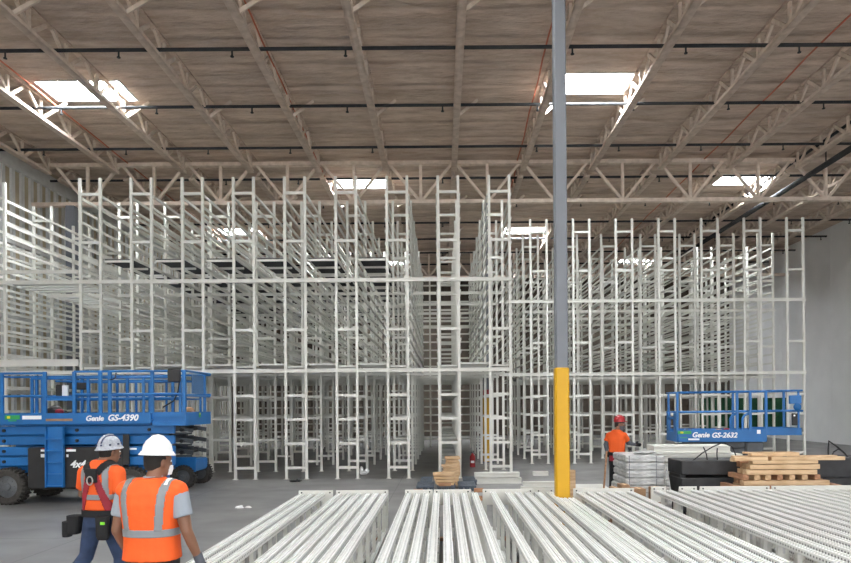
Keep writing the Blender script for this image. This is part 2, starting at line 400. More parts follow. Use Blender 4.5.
for i, (xc, dz) in enumerate(((-11.1, 0), (-4.2, 0), (2.5, 0), (9.3, 0))):
    pts = []
    for k in range(30):
        yy = 10+k; pts.append((xc+0.015*math.sin(k*1.7)-(0.02*k if xc < 0 else -0.02*k), yy, 10.98-0.02*abs(math.sin(k*0.9))))
    tag(MB().tube(pts, 0.022, 6).build('orange_cord', 'orange_cord'), 'orange cord strung along the ceiling, %s from left' % ORD[i], 'cord', 'orange cords under the roof')

# ------------------------------------------------------------------ racks
FW = 0.668
RUNG_Z = (0.33, 1.02, 1.71, 2.40, 4.28, 6.82, 8.2)
def post_mesh():
    m = MB(); h = 0.037
    prof = [(-h, -h), (h, -h), (h, h), (0.5*h, h), (0.5*h, 0.6*h), (-0.5*h, 0.6*h), (-0.5*h, h), (-h, h)]
    for x in (0.045, FW-0.045):
        m.prism([(x+a, b) for a, b in prof], 0.01, 8.66, 'z')
        m.box(x-0.07, x+0.07, -0.07, 0.07, 0, 0.012)
    return m.mesh('upright_frame', 'rack')
PM = post_mesh()
RM = MB().box(0.082, FW-0.082, -0.03, 0.03, 0, 0.075).mesh('rung', 'rack')
_m = MB()
for z in RUNG_Z: _m.box(0.082, FW-0.082, -0.03, 0.03, z-0.04, z+0.035)
PMR = MB(); 
def frames_full():
    m = MB(); h = 0.037
    for x in (0.045, FW-0.045): m.box(x-h, x+h, -h, h, 0, 8.66)
    m.add(_m.v, _m.f)
    return m.mesh('upright_frame', 'rack')
PMF = frames_full()
BEAMS = {}
def beam_mesh(L):
    if L not in BEAMS:
        prof = [(-0.02, -0.035), (0.02, -0.035), (0.02, 0.035), (0.005, 0.035), (0.005, 0.02), (-0.02, 0.02)]
        BEAMS[L] = MB().prism(prof, 0, L, 'y').mesh('side_beam', 'rack')
    return BEAMS[L]
def rack(x, Y0, nf, bay, b0, levels, label, group, shelves=(), sides=(0, 1), low=()):
    r = empty('storage_rack', (x, Y0, 0)); tag(r, label, 'rack', group)
    for i in range(nf):
        if i < 2:
            f = put('upright_frame', PM, r, (0, i*bay, 0))
            for z in RUNG_Z: put('rung', RM, f, (0, 0, z-0.04))
        else: put('upright_frame', PMF, r, (0, i*bay, 0))
    L = (nf-1)*bay-b0
    if L > 0:
        for s in sides:
            for z in levels: put('side_beam', beam_mesh(round(L, 3)), r, (0.0-0.0 if s == 0 else FW, b0, z))
    for z, y0, y1 in list(shelves)+[(3.20, max(0.05, b0), (nf-1)*bay-0.05)]:  # low full-length shelf added in every rack to darken the space below
        MB().box(0.09, FW-0.09, y0, y1, z, z+0.05).build('shelf', 'shelf', r)
    return r
LV = [3.30+0.345*k for k in range(15)]
XLr = [-10.39+1.463*k for k in range(9)]
for k, x in enumerate(XLr):
    names = '%s from left in the near front line' % ORD[k]
    sh = []
    if k == 7:
        for z in (0.98, 1.67, 2.36): sh.append((z, 0.05, 12.9))
        sh.append((0.29, 0.05, 12.9))
    if k == 6: sh = [(2.36, 0.05, 4.5), (0.98, 0.05, 4.5)]
    rack(x, 18.9, 7, 2.3, 0.0, LV, 'white storage rack, '+names, 'near line of tall racks', sh)
# rack against the left wall
rack(-13.33, 19.2, 6, 2.3, 0.0, LV+[0.6, 1.3, 2.0, 2.7], 'tall white rack beside the stud wall at the far left', None)
XRr = [3.09+1.515*k for k in range(7)]
for k, x in enumerate(XRr):
    rack(x, 23.4, 6, 2.15, 2.15, LV, 'tall white storage rack, %s from left in the set-back line at right' % ORD[k], 'set-back line of tall racks')
# perpendicular rack closing the aisles
r = empty('storage_rack', (-10.4, 33.6, 0)); tag(r, 'low-lit cross rack closing the far ends of the left aisles', 'rack')
for k in range(10):
    o = put('upright_frame', PMF, r, (k*1.38+0.1, 0, 0)); o.rotation_euler.z = R(90)
_cb = MB().box(0, 12.55, -0.03, 0.03, -0.035, 0.035).mesh('side_beam', 'rack')
for z in [0.4+0.41*k for k in range(20)]:
    put('side_beam', _cb, r, (0, -0.08, z))

# long tie beams joining racks
def tie(x0, x1, Y, z, label, group, h=0.105):
    o = MB().prism([(Y-0.03, z-h/2), (Y+0.02, z-h/2), (Y+0.02, z+h/2), (Y-0.03, z+h/2), (Y-0.03, z+h*0.3), (Y-0.01, z+h*0.3), (Y-0.01, z-h*0.3), (Y-0.03, z-h*0.3)], x0, x1, 'x').build('tie_beam', 'rack')
    tag(o, label, 'beam', group)
for lev, z in (('lower', 3.10), ('upper', 5.68)):
    tie(-12.66, 1.99, 18.9-0.067, z, 'long white %s tie beam across the faces of the near racks' % lev, 'tie beams of the near racks')
    tie(2.0, 12.85, 23.4-0.067, z+0.06, 'long white %s tie beam across the faces of the set-back racks' % lev, 'tie beams of the set-back racks')
    for j in range(1, 6):
        tie(-12.66, 1.99, 18.9+2.3*j-0.067, z, '%s tie beam crossing the left racks at their %s inner frame line' % (lev, ORD[j-1]), 'inner tie beams of the left racks', 0.09)
        if j < 5: tie(3.09, 12.85, 23.4+2.15*j-0.067, z, '%s tie beam crossing the right racks at their %s inner frame line' % (lev, ORD[j-1]), 'inner tie beams of the right racks', 0.09)

# decks
def deck(x0, x1, y0, y1, z, dark, label, group, sw=0.30):
    d = empty('deck_panel', ((x0+x1)/2, (y0+y1)/2, z)); tag(d, label, 'deck panel', group)
    hx, hy = (x1-x0)/2, (y1-y0)/2
    if dark:
        g = MB(); n = int((y1-y0)/0.06)
        for i in range(n): g.box(-hx, hx, -hy+i*0.06, -hy+i*0.06+0.035, 0, 0.03)
        g.build('grating', 'grating', d)
        for yy in (-hy, 0-0.025, hy-0.05): MB().box(-hx, hx, yy, yy+0.05, -0.06, -0.001).build('cross_bar', 'rack', d)
    else:
        b = MB(); n = max(3, int((y1-y0)/0.42))
        for i in range(n):
            yy = -hy+(y1-y0)*i/n; b.box(-hx, hx, yy, yy+sw, 0, 0.05)
        b.build('slat', 'shelf', d)
for k in range(0, 6):
    x0 = XLr[k]+FW+0.0215; x1 = XLr[k+1]-0.0215
    for j in range(6):
        deck(x0, x1, 19.0+2.3*j, 21.15+2.3*j, 6.33, True, 'dark grating deck between near-line racks %s and %s, %s bay back' % (ORD[k], ORD[k+1], ORD[j]), 'dark grating decks between the racks')
for k in range(0, 8):
    x0 = XLr[k]+FW+0.0215; x1 = XLr[k+1]-0.0215
    if k == 6: continue
    for j in range(6):
        deck(x0, x1, 19.0+2.3*j, 21.1+2.3*j, 3.27, False, 'low white slatted deck between near-line racks %s and %s, %s bay back' % (ORD[k], ORD[k+1], ORD[j]), 'white slatted decks low between the racks')
for k in range(6):
    for j in range(4):
        deck(XRr[k]+FW+0.0215, XRr[k+1]-0.0215, 25.65+2.15*j, 27.6+2.15*j, 3.27, False, 'low white slatted deck between set-back racks %s and %s, %s bay back' % (ORD[k], ORD[k+1], ORD[j]), 'white slatted decks low between the set-back racks')
for j in range(4):
    deck(-12.6385, -10.4115, 19.0+2.3*j, 21.1+2.3*j, 5.72, False, 'white slatted deck between wall rack and first front rack, bay %s from front' % ORD[j], 'white slatted decks at the left', 0.17)
tie(-12.66, -10.4, 18.85, 3.38, 'thick white beam above the blue lift, between wall rack and first rack', None, 0.2)
tie(-12.66, -10.4, 18.85, 5.98, 'white beam edging the high slatted deck at the left', None, 0.1)

# green screen, far right
g = empty('fabric_screen', (16.6, 37.2, 0)); tag(g, 'dark green fabric screen standing behind the set-back racks at right', 'screen')
MB().box(-2.7, 2.9, -0.03, 0.0, 0.3, 2.4).build('fabric', 'greenscreen', g)
for k in range(5): MB().tube([(-2.7+k*1.4, 0.03, 0), (-2.7+k*1.4, 0.03, 2.45)], 0.03, 8).build('pole', 'metal', g)

# ------------------------------------------------------------------ foreground upright frames laid on edge
FH = 0.62; Z0 = 0.05
prof = [(-0.048, -0.03), (0.048, -0.03), (0.048, 0.026), (0.044, 0.03), (0.010, 0.03), (0.008, 0.018), (-0.008, 0.018), (-0.010, 0.03), (-0.044, 0.03), (-0.048, 0.026)]
FL = 5.0
FPOST = MB().prism(prof, -FL, 0, 'y').mesh('post', 'perf')
FRUNG = MB().box(-0.022, 0.022, -0.03, 0.03, 0.061, FH-0.061).mesh('rung', 'rack')
FCLIP = MB().box(0.023, 0.047, -0.035, 0.035, FH-0.155, FH-0.065).cyl((0.052, 0, FH-0.1), 0.012, 0.012, 'x', 8).mesh('clip', 'metal')
def laid_frame(x, Yend, label, group, lean=0):
    f = empty('laid_upright_frame', (x, Yend, Z0)); tag(f, label, 'upright frame', group)
    put('post', FPOST, f, (0, 0, 0.03)); p = put('post', FPOST, f, (0, 0, FH-0.03)); 
    for k in range(7):
        put('rung', FRUNG, f, (0, -0.3-k*0.72, 0))
        put('clip', FCLIP, f, (0, -0.3-k*0.72, 0))
    f.rotation_euler.z = lean
    return f
SE = 62.0
def grp(pxs, Yend, where, group):
    n = len(pxs)
    for i, px in enumerate(pxs):
        laid_frame((px-443)/F*Yend, Yend+random.uniform(-0.04, 0.04)-0.05, 'punched white frame laid on edge, %s from left %s' % (ORD[i], where), group)
YE = 10.65
grp([302.5, 312, 322, 340, 349, 358, 367, 376, 385], YE, 'in the leftmost floor bundle', 'frames in the leftmost floor bundle')
grp([408, 417, 426, 436, 445.5, 454.5, 463, 473.5], YE, 'in the fanned bundle', 'frames in the fanned floor bundle')
grp([492, 507, 516.5, 526, 536.5, 548, 577.5, 587, 597, 607.5, 617, 628], YE, 'in the bundle around the near column', 'frames in the bundle around the column')
g4 = [655+12.3*i for i in range(18)]
grp(g4, YE+0.1, 'in the rightmost floor bundle', 'frames in the rightmost floor bundle')
laid_frame(X(560, 10.1), 9.9, 'white punched upright frame ending at the foot of the near column, left one', 'frames ending at the near column')
laid_frame(X(568, 10.1), 9.9, 'white punched upright frame ending at the foot of the near column, right one', 'frames ending at the near column')
def endplate(p0, p1, Y, label, z0=0.545, z1=0.70):
    x0, x1 = X(p0, Y), X(p1, Y)
    o = empty('end_plate', ((x0+x1)/2, Y+0.03, Z0)); tag(o, label, 'plate', 'white end plates across the far ends of the laid frames')
    h = (x1-x0)/2
    MB().box(-h, h, 0, 0.02, z0-Z0-0.1, z1-Z0, 0.004).build('plate', 'rack', o)
    for sx in (-1, 1): MB().box(sx*(h-0.04)-0.03, sx*(h-0.04)+0.03, 0.021, 0.06, -Z0, z1-Z0-0.05).build('leg', 'rack', o)
    for sx in (-1, 1): MB().cyl((sx*(h-0.05), -0.002, z1-Z0-0.035), 0.013, 0.012, 'y', 8).build('bolt', 'black', o)
    return o
for a, b, lab in ((297.5, 332, 'leftmost'), (335, 387.5, 'second from left'), (404, 432, 'third from left, before the aisle'), (433, 470.5, 'fourth from left, before the aisle'),
                  (482, 533, 'left of the near column'), (535, 554, 'touching the left side of the near column'), (573, 634, 'right of the near column'), (651, 666, 'small one, first in the right bundle'), (679, 697, 'second in the right bundle'),
                  (700, 770, 'wide one, before the lumber pile'), (772, 860, 'wide one at the right edge')):
    endplate(a, b, YE+0.05 if a < 650 else YE+0.2, 'white bolted end plate on the floor bundles, %s' % lab)
# dunnage timbers under each bundle
DUN = ((302, 385, 'leftmost'), (408, 473, 'fanned'), (492, 548, 'left half of the column'), (577, 628, 'right half of the column'), (655, 866, 'rightmost'))
for a, b, lab in DUN:
    for Yd, wh in ((6.4, 'near end'), (8.4, 'middle'), (10.1, 'far end')):
        t = MB().box(X(a, YE)-0.15, X(b, YE)+0.15, Yd-0.05, Yd+0.05, 0, Z0-0.001, 0.004).build('dunnage_timber', 'wood2')
        tag(t, 'reddish timber under the %s of the %s bundle of frames' % (wh, lab), 'timber', 'timbers under the laid frames')

# ------------------------------------------------------------------ scissor lifts
def wheel(parent, x, y, r=0.39, wdt=0.28, side=-1):
    m = MB(); seg = 28
    rs = [(r*0.62, -wdt/2), (r*0.9, -wdt/2), (r*0.985, -wdt/2+0.04), (r*0.985, wdt/2-0.04), (r*0.9, wdt/2), (r*0.62, wdt/2)]
    vs = []; fs = []
    for k in range(seg):
        a = 2*math.pi*k/seg
        for (q, t) in rs: vs.append((q*math.cos(a), t, q*math.sin(a)))
    for k in range(seg):
        j = (k+1) % seg
        for i in range(5): fs.append((k*6+i, j*6+i, j*6+i+1, k*6+i+1))
    m.add(vs, fs)
    for k in range(seg):
        a = 2*math.pi*k/seg; rot = Matrix.Rotation(-a, 3, 'Y')
        for sgn in (-1, 1):
            m.obox(rot @ Vector((r*0.975, sgn*wdt*0.24, 0.02*sgn)), (0.028, wdt*0.24, 0.016), rot)
    t = m.build('wheel', 'rubber', parent, True, (x, y, r))
    h = MB()
    h.tube([(0, side*-wdt*0.3, 0), (0, side*wdt*0.28, 0), (0, side*wdt*0.36, 0)], [r*0.63, r*0.63, r*0.55], 24).tube([(0, side*wdt*0.3, 0), (0, side*wdt*0.46, 0)], [r*0.25, r*0.2], 16)
    for k in range(8):
        a = k*math.pi/4; h.cyl((r*0.4*math.cos(a), side*wdt*0.37, r*0.4*math.sin(a)), 0.014, 0.03, 'y', 6)
    h.build('hub', 'rim', t, True)
def rail(parent, pts, r=0.024, m='blue'):
    return MB().tube(pts, r, 8).build('guard_rail', m, parent, True)

# big rough-terrain lift, left
L1 = empty('scissor_lift', (-7.6, 14.2, 0)); tag(L1, 'large blue four-wheel scissor lift lettered GS-4390, near side at left', 'scissor lift')
o1 = -7.6
def lx(px, Y=14.2): return X(px, Y)-o1
WD = 1.62
x0, x1, x2, x3 = -2.75, lx(151), lx(183), lx(185)
# deck and toe boards
MB().box(x0, x1, -0.02, 0.03, 1.73, 1.97, 0.01).box(x0, x1, WD-0.05, WD, 1.73, 1.97).box(x0, x0+0.05, 0.03, WD-0.05, 1.73, 1.97).box(x0+0.05, x1, 0.031, WD-0.051, 1.74, 1.80).build('platform', 'blue', L1)
MB().box(x1, x2, 0.05, 0.10, 1.87, 1.97).box(x1, x2, 0.05, 0.10, 1.68, 1.77).box(x1, x2, 0.08, 0.11, 1.77, 1.87).box(x2, x3, 0.05, 0.10, 1.68, 1.97).box(x3-0.05, x3, 0.10, WD-0.1, 1.68, 1.97).box(x1, x3, WD-0.1, WD-0.05, 1.68, 1.97).box(x1, x3-0.05, 0.12, WD-0.11, 1.72, 1.77).build('extension_deck', 'blue', L1)
T, MID = 2.86, 2.37
pg0, pg1 = lx(45), lx(74.5)
rail(L1, [(x0, 0, T-0.03), (pg0, 0, T-0.03)]); rail(L1, [(x0, 0, MID-0.03), (pg0, 0, MID-0.03)])
rail(L1, [(pg1, 0, T), (lx(151), 0, T), (x2, 0.07, T)]); rail(L1, [(pg1, 0, MID), (x1, 0, MID), (x2, 0.07, MID)])
rail(L1, [(x2, 0.07, T), (x3, 0.09, T), (x3, WD-0.07, T)])
rail(L1, [(x2, 0.07, MID-0.03), (x3, 0.09, MID-0.04), (x3, WD-0.12, MID-0.04)])
rail(L1, [(x0, 0, T-0.03), (x0, WD, T-0.03), (x3, WD-0.05, T-0.02)]); rail(L1, [(x0, WD, MID), (x3, WD-0.05, MID)])
rail(L1, [(lx(28), 0.12, 2.72), (lx(74), 0.12, 2.72)]); rail(L1, [(lx(28), 0.12, 2.32), (lx(74), 0.12, 2.32)])
rail(L1, [(lx(74), 0.14, 2.73), (lx(168), 0.14, 2.73)]); rail(L1, [(lx(74), 0.14, 2.28), (lx(180), 0.14, 2.28)])
def post(px, y0_, z1_, r=0.032, z0_=1.95, nm='rail_post'):
    MB().box(lx(px)-r, lx(px)+r, y0_-r*0.8, y0_+r*0.8, z0_, z1_).build(nm, 'blue', L1)
for px, z1_ in ((2, T-0.03), (45, T), (74.5, T), (100.5, T), (110, T), (151, T), (183, T)): post(px, 0.0 if px < 150 else 0.07, z1_, 0.034)
for px in (28.5, 39, 85, 141, 178): post(px, 0.13, 2.72, 0.026)
for px in (0, 40, 85, 130, 175, 206.5): MB().box(lx(px, 15.9)-0.03, lx(px, 15.9)+0.03, WD-0.07, WD-0.02, 1.95, T).build('rail_post', 'blue', L1)
MB().box(pg0+0.03, pg1-0.03, 0.0, 0.03, 2.24, 2.30).box(pg0+0.03, pg1-0.03, 0.0, 0.03, 1.93, 1.97).build('gate', 'blue', L1)
MB().box(lx(168.5), lx(181), -0.06, 0.02, 2.62, 2.90, 0.02).build('control_box', 'black', L1)
MB().box(x3-0.03, x3-0.015, 0.45, 1.15, 2.38, 2.80).build('mesh_panel', mat('pale_blue_panel', (0.06, 0.16, 0.34), 0.6, var=0.3, scale=40), L1)
MB().tube([(lx(179), 0.02, 2.62), (lx(177), 0.05, 2.4), (lx(172), 0.1, 2.22), (lx(160), 0.15, 2.08)], 0.015, 6).build('cable', 'black', L1, True)
MB().tube([(lx(117), -0.03, 2.83), (lx(116.5), -0.04, 2.72), (lx(113), -0.03, 2.68), (lx(110), -0.02, 2.68)], 0.015, 6).build('cable', 'black', L1, True)
MB().box(lx(50, 14.9), lx(56.5, 14.9), 0.9, 1.0, 2.3, 2.62, 0.02).box(lx(69, 14.9), lx(82, 14.9), 0.95, 1.05, 2.5, 2.66, 0.02).build('equipment_box', 'black', L1)
MB().box(lx(57, 14.9), lx(62.5, 14.9), 0.9, 0.95, 2.32, 2.6).build('notice', 'lt', L1)
# folded scissor stack: four arm pairs, long bars, pins
for k in range(4):
    z = 0.83+0.225*k
    MB().box(-2.6, 1.75, 0.16, 0.24, z, z+0.185, 0.012).build('scissor_arm', 'blue', L1)
    MB().box(-2.5, 1.10, WD-0.24, WD-0.16, z, z+0.185, 0.012).build('scissor_arm', 'blue', L1)
    for xx in (-1.95, lx(73), lx(146)): MB().cyl((xx, 0.15, z+0.09), 0.035, 0.05, 'y', 12).cyl((xx, 0.12, z+0.09), 0.018, 0.02, 'y', 8).build('pin', 'black', L1)
for z in (0.95, 1.4): MB().box(-2.4, 1.15, 0.30, WD-0.3, z, z+0.2).build('scissor_arm', 'blue', L1)
MB().box(x0+0.1, x1-0.05, 0.08, WD-0.08, 1.70, 1.735).build('underframe', 'blue', L1)
# chassis, ladder, boxes
MB().box(-2.75, 1.2, 0.35, WD-0.35, 0.42, 0.82, 0.03).build('chassis', 'blue', L1)
MB().box(lx(26), lx(122), 0.02, 0.33, 0.34, 1.235, 0.03).build('side_cover', 'black', L1)
ld = MB().box(lx(47), lx(47)+0.025, -0.10, -0.02, 0.38, 1.68).box(lx(65)-0.025, lx(65), -0.10, -0.02, 0.38, 1.68).box(lx(47)+0.025, lx(65)-0.025, -0.03, -0.015, 0.38, 1.68)
for z in (0.42, 0.67, 0.92, 1.17, 1.42): ld.box(lx(47)+0.025, lx(65)-0.025, -0.10, -0.03, z-0.02, z)
ld.build('ladder', 'blue', L1)
MB().box(lx(122), lx(128), 0.02, 0.06, 0.85, 1.5).build('cable_guard', 'black', L1)
for (a, b, c, d, m) in ((40, 46.4, 1.145, 1.19, 'lt'), (40, 46.4, 1.02, 1.09, 'lt'), (65.6, 75, 1.14, 1.19, 'lt'), (65.6, 67.6, 1.02, 1.08, 'lt')):
    MB().box(lx(a), lx(b), 0.012, 0.019, c, d).build('decal', m, L1)
for a in (41, 66.5): MB().box(lx(a), lx(a+5), 0.012, 0.019, 1.195, 1.215).build('decal', 'red', L1)
MB().box(lx(126), lx(133), 0.15, 0.158, 1.16, 1.2).build('decal', 'lt', L1)
for px in (9, 131): wheel(L1, lx(px, 14.3), 0.12)
for px in (9, 131): wheel(L1, lx(px, 14.3), WD-0.12, side=1)
for px in (9, 131): MB().cyl((lx(px, 14.3), WD/2, 0.39), 0.07, WD-0.3, 'y', 10).build('axle', 'black', L1)
text('lettering', 'Genie', 0.16, 'lt', L1, (lx(86), -0.03, 1.80))
text('lettering', 'GS-4390', 0.185, 'lt', L1, (lx(108), -0.03, 1.80))
text('lettering', '4x4', 0.21, 'lt', L1, (lx(69.5), 0.012, 0.80))
MB().box(lx(5.5), lx(20.5), -0.03, -0.021, 1.84, 1.93).build('decal', 'green', L1); MB().box(lx(8), lx(11), -0.037, -0.031, 1.86, 1.915).build('decal', 'ystick', L1)
MB().box(lx(23), lx(42), -0.03, -0.021, 1.84, 1.92).build('decal', 'lt', L1)
MB().box(lx(9), lx(17), -0.03, -0.021, 1.80, 1.825).build('decal', 'green', L1)
MB().box(lx(46.5), lx(73), -0.03, -0.021, 1.80, 1.85).build('decal', 'card', L1)
MB().cyl((x3+0.004, 0.85, 1.90), 0.06, 0.006, 'x', 12).build('decal', 'green', L1); MB().cyl((x3+0.010, 0.85, 1.93), 0.025, 0.005, 'x', 8).build('decal', 'ystick', L1)
# a tool bag and rags on the platform
tb = empty('tool_bag', (X(55, 14.6), 14.6, 1.8)); tag(tb, 'black and red tool bag on the platform of the large blue lift', 'bag')
MB().ell((0, 0, 0.16), (0.2, 0.12, 0.18)).ell((0.16, 0.03, 0.12), (0.12, 0.1, 0.12)).build('bag_body', 'black', tb, True)
MB().ell((0.14, -0.08, 0.2), (0.1, 0.05, 0.06)).build('pouch', 'redstrap', tb, True)
tag(MB().ell((X(189, 14.9), 14.9, 1.93), (0.14, 0.12, 0.16)).ell((X(186, 14.9), 14.9, 1.9), (0.12, 0.12, 0.13)).build('brown_sack', 'card', None, True), 'brown sack lying on the extended deck of the large blue lift', 'sack')

# second lift half hidden behind
L2 = empty('scissor_lift', (-8.25, 17.0, 0)); tag(L2, 'blue scissor lift with grey folded arms, half hidden behind the lettered GS-4390 lift', 'scissor lift')
def l2(px): return X(px, 17.1)+8.0
MB().box(-1.7, l2(203), 0.02, 1.13, 0.40, 0.72, 0.04).box(l2(174), l2(207), -0.04, 0.02, 0.42, 0.80, 0.02).build('chassis', 'blue', L2)
for k in range(3):
    z = 0.80+0.29*k
    for yy in (0.06, 1.0):
        m = MB().bar((-1.5, yy, z+0.03), (l2(190), yy, z+0.16), 0.07, 0.14).bar((l2(190), yy, z+0.16), (l2(203), yy, z+0.10), 0.06, 0.10).bar((-1.5, yy+0.09, z+0.26), (l2(182), yy+0.09, z+0.20), 0.07, 0.12)
        m.build('scissor_arm', 'arm', L2)
    MB().bar((l2(186), -0.02, z+0.03), (l2(203), -0.02, z+0.03), 0.05, 0.05).build('arm_bar', 'rim', L2)
    MB().cyl((l2(193), 0.5, z+0.12), 0.05, 1.1, 'y', 10).build('pin', 'black', L2)
MB().box(-1.75, l2(200), 0.03, 1.12, 1.68, 1.82).build('platform', 'blue', L2)
for z in (2.3, 2.78):
    rail(L2, [(-1.75, 0.05, z), (l2(196), 0.05, z), (l2(196), 1.1, z), (-1.75, 1.1, z), (-1.75, 0.05, z)], 0.022)
for px in (100, 128, 160, 196):
    for yy in (0.05, 1.1): MB().box(l2(px)-0.025, l2(px)+0.025, yy-0.02, yy+0.02, 1.82, 2.78).build('rail_post', 'blue', L2)
for px in (195, 125):
    for yy, sd in ((0.0, -1), (1.15, 1)): wheel(L2, l2(px), yy, 0.29, 0.22, sd)

# right lift
L3 = empty('scissor_lift', (X(677, 15.55), 15.55, 0), R(-5)); tag(L3, 'smaller blue slab scissor lift lettered GS-2632 at right, behind the black blocks', 'scissor lift')
def l3(px): return max(0.0, (px-677)/124.0*2.84)
W3 = 1.0; T3 = 2.34; M3 = 1.87; D0, D1 = 1.17, 1.46
MB().box(l3(678), l3(766), 0, 0.04, D0, D1, 0.008).box(l3(678), l3(766), W3-0.04, W3, D0, D1).box(l3(678), l3(766), 0.04, W3-0.04, D0+0.02, D0+0.08).build('platform', 'blue', L3)
MB().box(l3(766), l3(801), 0.06, 0.10, 1.32, 1.49).box(l3(766), l3(801), W3-0.10, W3-0.06, 1.32, 1.49).box(l3(766), l3(801), 0.10, W3-0.10, 1.34, 1.39).box(l3(800), l3(801), 0.06, W3-0.06, 1.32, 1.49).build('extension_deck', 'blue', L3)
MB().box(0, 0.04, 0.04, 0.34, D0, 1.86).box(0, 0.04, W3-0.24, W3, D0, 1.86).box(0, 0.04, 0.34, W3-0.24, D0, D0+0.22).box(0, 0.04, 0.34, W3-0.24, 1.70, 1.76).build('entry_gate', 'blue', L3)
rail(L3, [(0.02, 0.02, T3), (l3(801), 0.02, T3+0.02), (l3(801), W3, T3+0.02)], 0.022)
rail(L3, [(l3(680), 0.02, M3), (l3(801), 0.02, M3+0.02), (l3(801), W3, M3+0.02)], 0.022)
rail(L3, [(l3(667), W3, T3), (l3(801), W3, T3+0.02)], 0.02); rail(L3, [(l3(667), W3, M3), (l3(801), W3, M3+0.02)], 0.02); rail(L3, [(0.02, 0.02, T3), (0.02, W3, T3)], 0.02)
for px in (677.5, 737, 750, 765.5): MB().box(l3(px)-0.027, l3(px)+0.027, 0, 0.045, D1-0.02, T3).build('rail_post', 'blue', L3)
for px in (679, 747, 800): MB().box(l3(px)-0.025, l3(px)+0.025, W3-0.04, W3, D1-0.02, T3).build('rail_post', 'blue', L3)
MB().box(l3(797)-0.02, l3(797)+0.02, 0.0, 0.04, 1.49, T3).build('rail_post', 'blue', L3)
for px in (731, 743): MB().tube([(l3(px), 0.06, D1), (l3(px), 0.06, 1.72), (l3(px+2), 0.06, 1.79), (l3(px+7), 0.06, 1.85)], 0.03, 8).build('brace_tube', 'blue', L3, True)
MB().box(l3(787), l3(799), -0.06, 0.0, 2.05, 2.25, 0.03).ell((l3(795), -0.04, 1.98), (0.09, 0.05, 0.09)).build('control_box', 'blue', L3)
MB().box(l3(790), l3(795.5), -0.04, 0.02, 1.55, 1.84, 0.02).build('manual_box', 'black', L3); MB().cyl((l3(792), -0.045, 1.78), 0.02, 0.01, 'y', 10).build('knob', 'lt', L3)
text('lettering', 'Genie', 0.165, 'lt', L3, (l3(691.5), -0.006, 1.285)); text('lettering', 'GS-2632', 0.165, 'lt', L3, (l3(711), -0.006, 1.275))
MB().box(l3(677.5), l3(691), -0.008, -0.001, 1.36, 1.43).build('decal', 'green', L3); MB().box(l3(680), l3(683), -0.014, -0.009, 1.375, 1.415).build('decal', 'ystick', L3)
MB().box(l3(688), l3(699), -0.008, -0.001, 1.215, 1.255).build('decal', 'lt', L3); MB().box(l3(680), l3(687), -0.008, -0.001, 1.265, 1.28).build('decal', 'green', L3)
MB().box(l3(756), l3(759.5), -0.008, -0.001, 1.36, 1.45).build('decal', 'lt', L3)
for k in range(4):
    z = 0.52+0.165*k
    MB().bar((l3(684), 0.14, z+0.02), (l3(762), 0.12, z+0.12), 0.05, 0.11).bar((l3(684), 0.2, z+0.12), (l3(762), 0.2, z+0.02), 0.05, 0.11).build('scissor_arm', 'arm', L3)
    MB().bar((l3(684), 0.88, z+0.02), (l3(762), 0.88, z+0.12), 0.05, 0.11).build('scissor_arm', 'arm', L3)
MB().box(l3(746), l3(763), 0.02, 0.12, 0.8, 1.17, 0.02).build('end_cover', 'arm', L3); MB().box(l3(752), l3(758), 0.005, 0.018, 0.86, 0.93).build('decal', 'lt', L3)
MB().box(0, l3(768), 0.05, W3-0.05, 0.15, 0.52, 0.04).build('chassis', 'blue', L3)
for px in (687, 757):
    for yy, sd in ((0.06, -1), (W3-0.06, 1)): wheel(L3, l3(px), yy, 0.19, 0.13, sd)
# clutter riding on it
for px, zz, cc, lb in ((687, 1.46, 'black', 'black tangled cable heap at the left end of the GS-2632 lift deck'), (701, 1.46, 'black', 'black tool pouch in the middle of the GS-2632 lift deck'), (719, 1.46, 'card', 'brown rag bundle on the GS-2632 lift deck'), (734, 1.45, 'redstrap', 'red harness heap at the right of the GS-2632 lift deck')):
    m = MB()
    for q in range(6): m.ell((random.uniform(-.14, .14), random.uniform(-.06, .06), random.uniform(0.0, .08)), (random.uniform(.05, .1), .05, random.uniform(.04, .07)))
    o = m.build('gear_heap', cc, None, True); o.location = L3.matrix_basis @ Vector((l3(px), 0.15, 1.36)); tag(o, lb, 'gear')

# ------------------------------------------------------------------ stacked goods
# wrapped white bundles by the worker
for k in range(7):
    x0_, x1_ = X(625, 12.2), X(664, 12.2)
    o = empty('wrapped_bundle', ((x0_+x1_)/2, 12.7, 0.13+k*0.142)); j = random.uniform(-0.03, 0.03)
    tag(o, 'plastic-wrapped white bundle, %s from bottom, before the red-helmeted worker' % ORD[k], 'bundle', 'wrapped white bundles beside the worker')
    h = (x1_-x0_)/2; m = MB()
    m.box(-h+j, h+j, -0.5, 0.5, 0.0, 0.135, 0.03); m.build('bundle_body', 'wrap', o)
    for xx in (-0.3, 0.2): MB().box(xx, xx+0.02, -0.506, -0.5, 0.0, 0.13).build('strap', 'tape', o)
pb = empty('pallet', (X(644.5, 12.2), 12.7, 0)); tag(pb, 'wooden pallet carrying the wrapped white bundles', 'pallet')
for yy in (-0.45, 0, 0.37): MB().box(-0.4, 0.4, yy, yy+0.08, 0, 0.1).build('stringer', 'wood2', pb)
MB().box(-0.4, 0.4, -0.5, 0.5, 0.1, 0.128).build('top_board', 'wood', pb)
tag(MB().ell((X(641, 12.6), 12.55, 1.155), (0.16, 0.2, 0.03)).ell((X(648, 12.6), 12.5, 1.16), (0.12, 0.12, 0.03)).build('plastic_scrap', 'wrap', None, True), 'crumpled clear plastic scrap on top of the wrapped bundles', 'plastic')
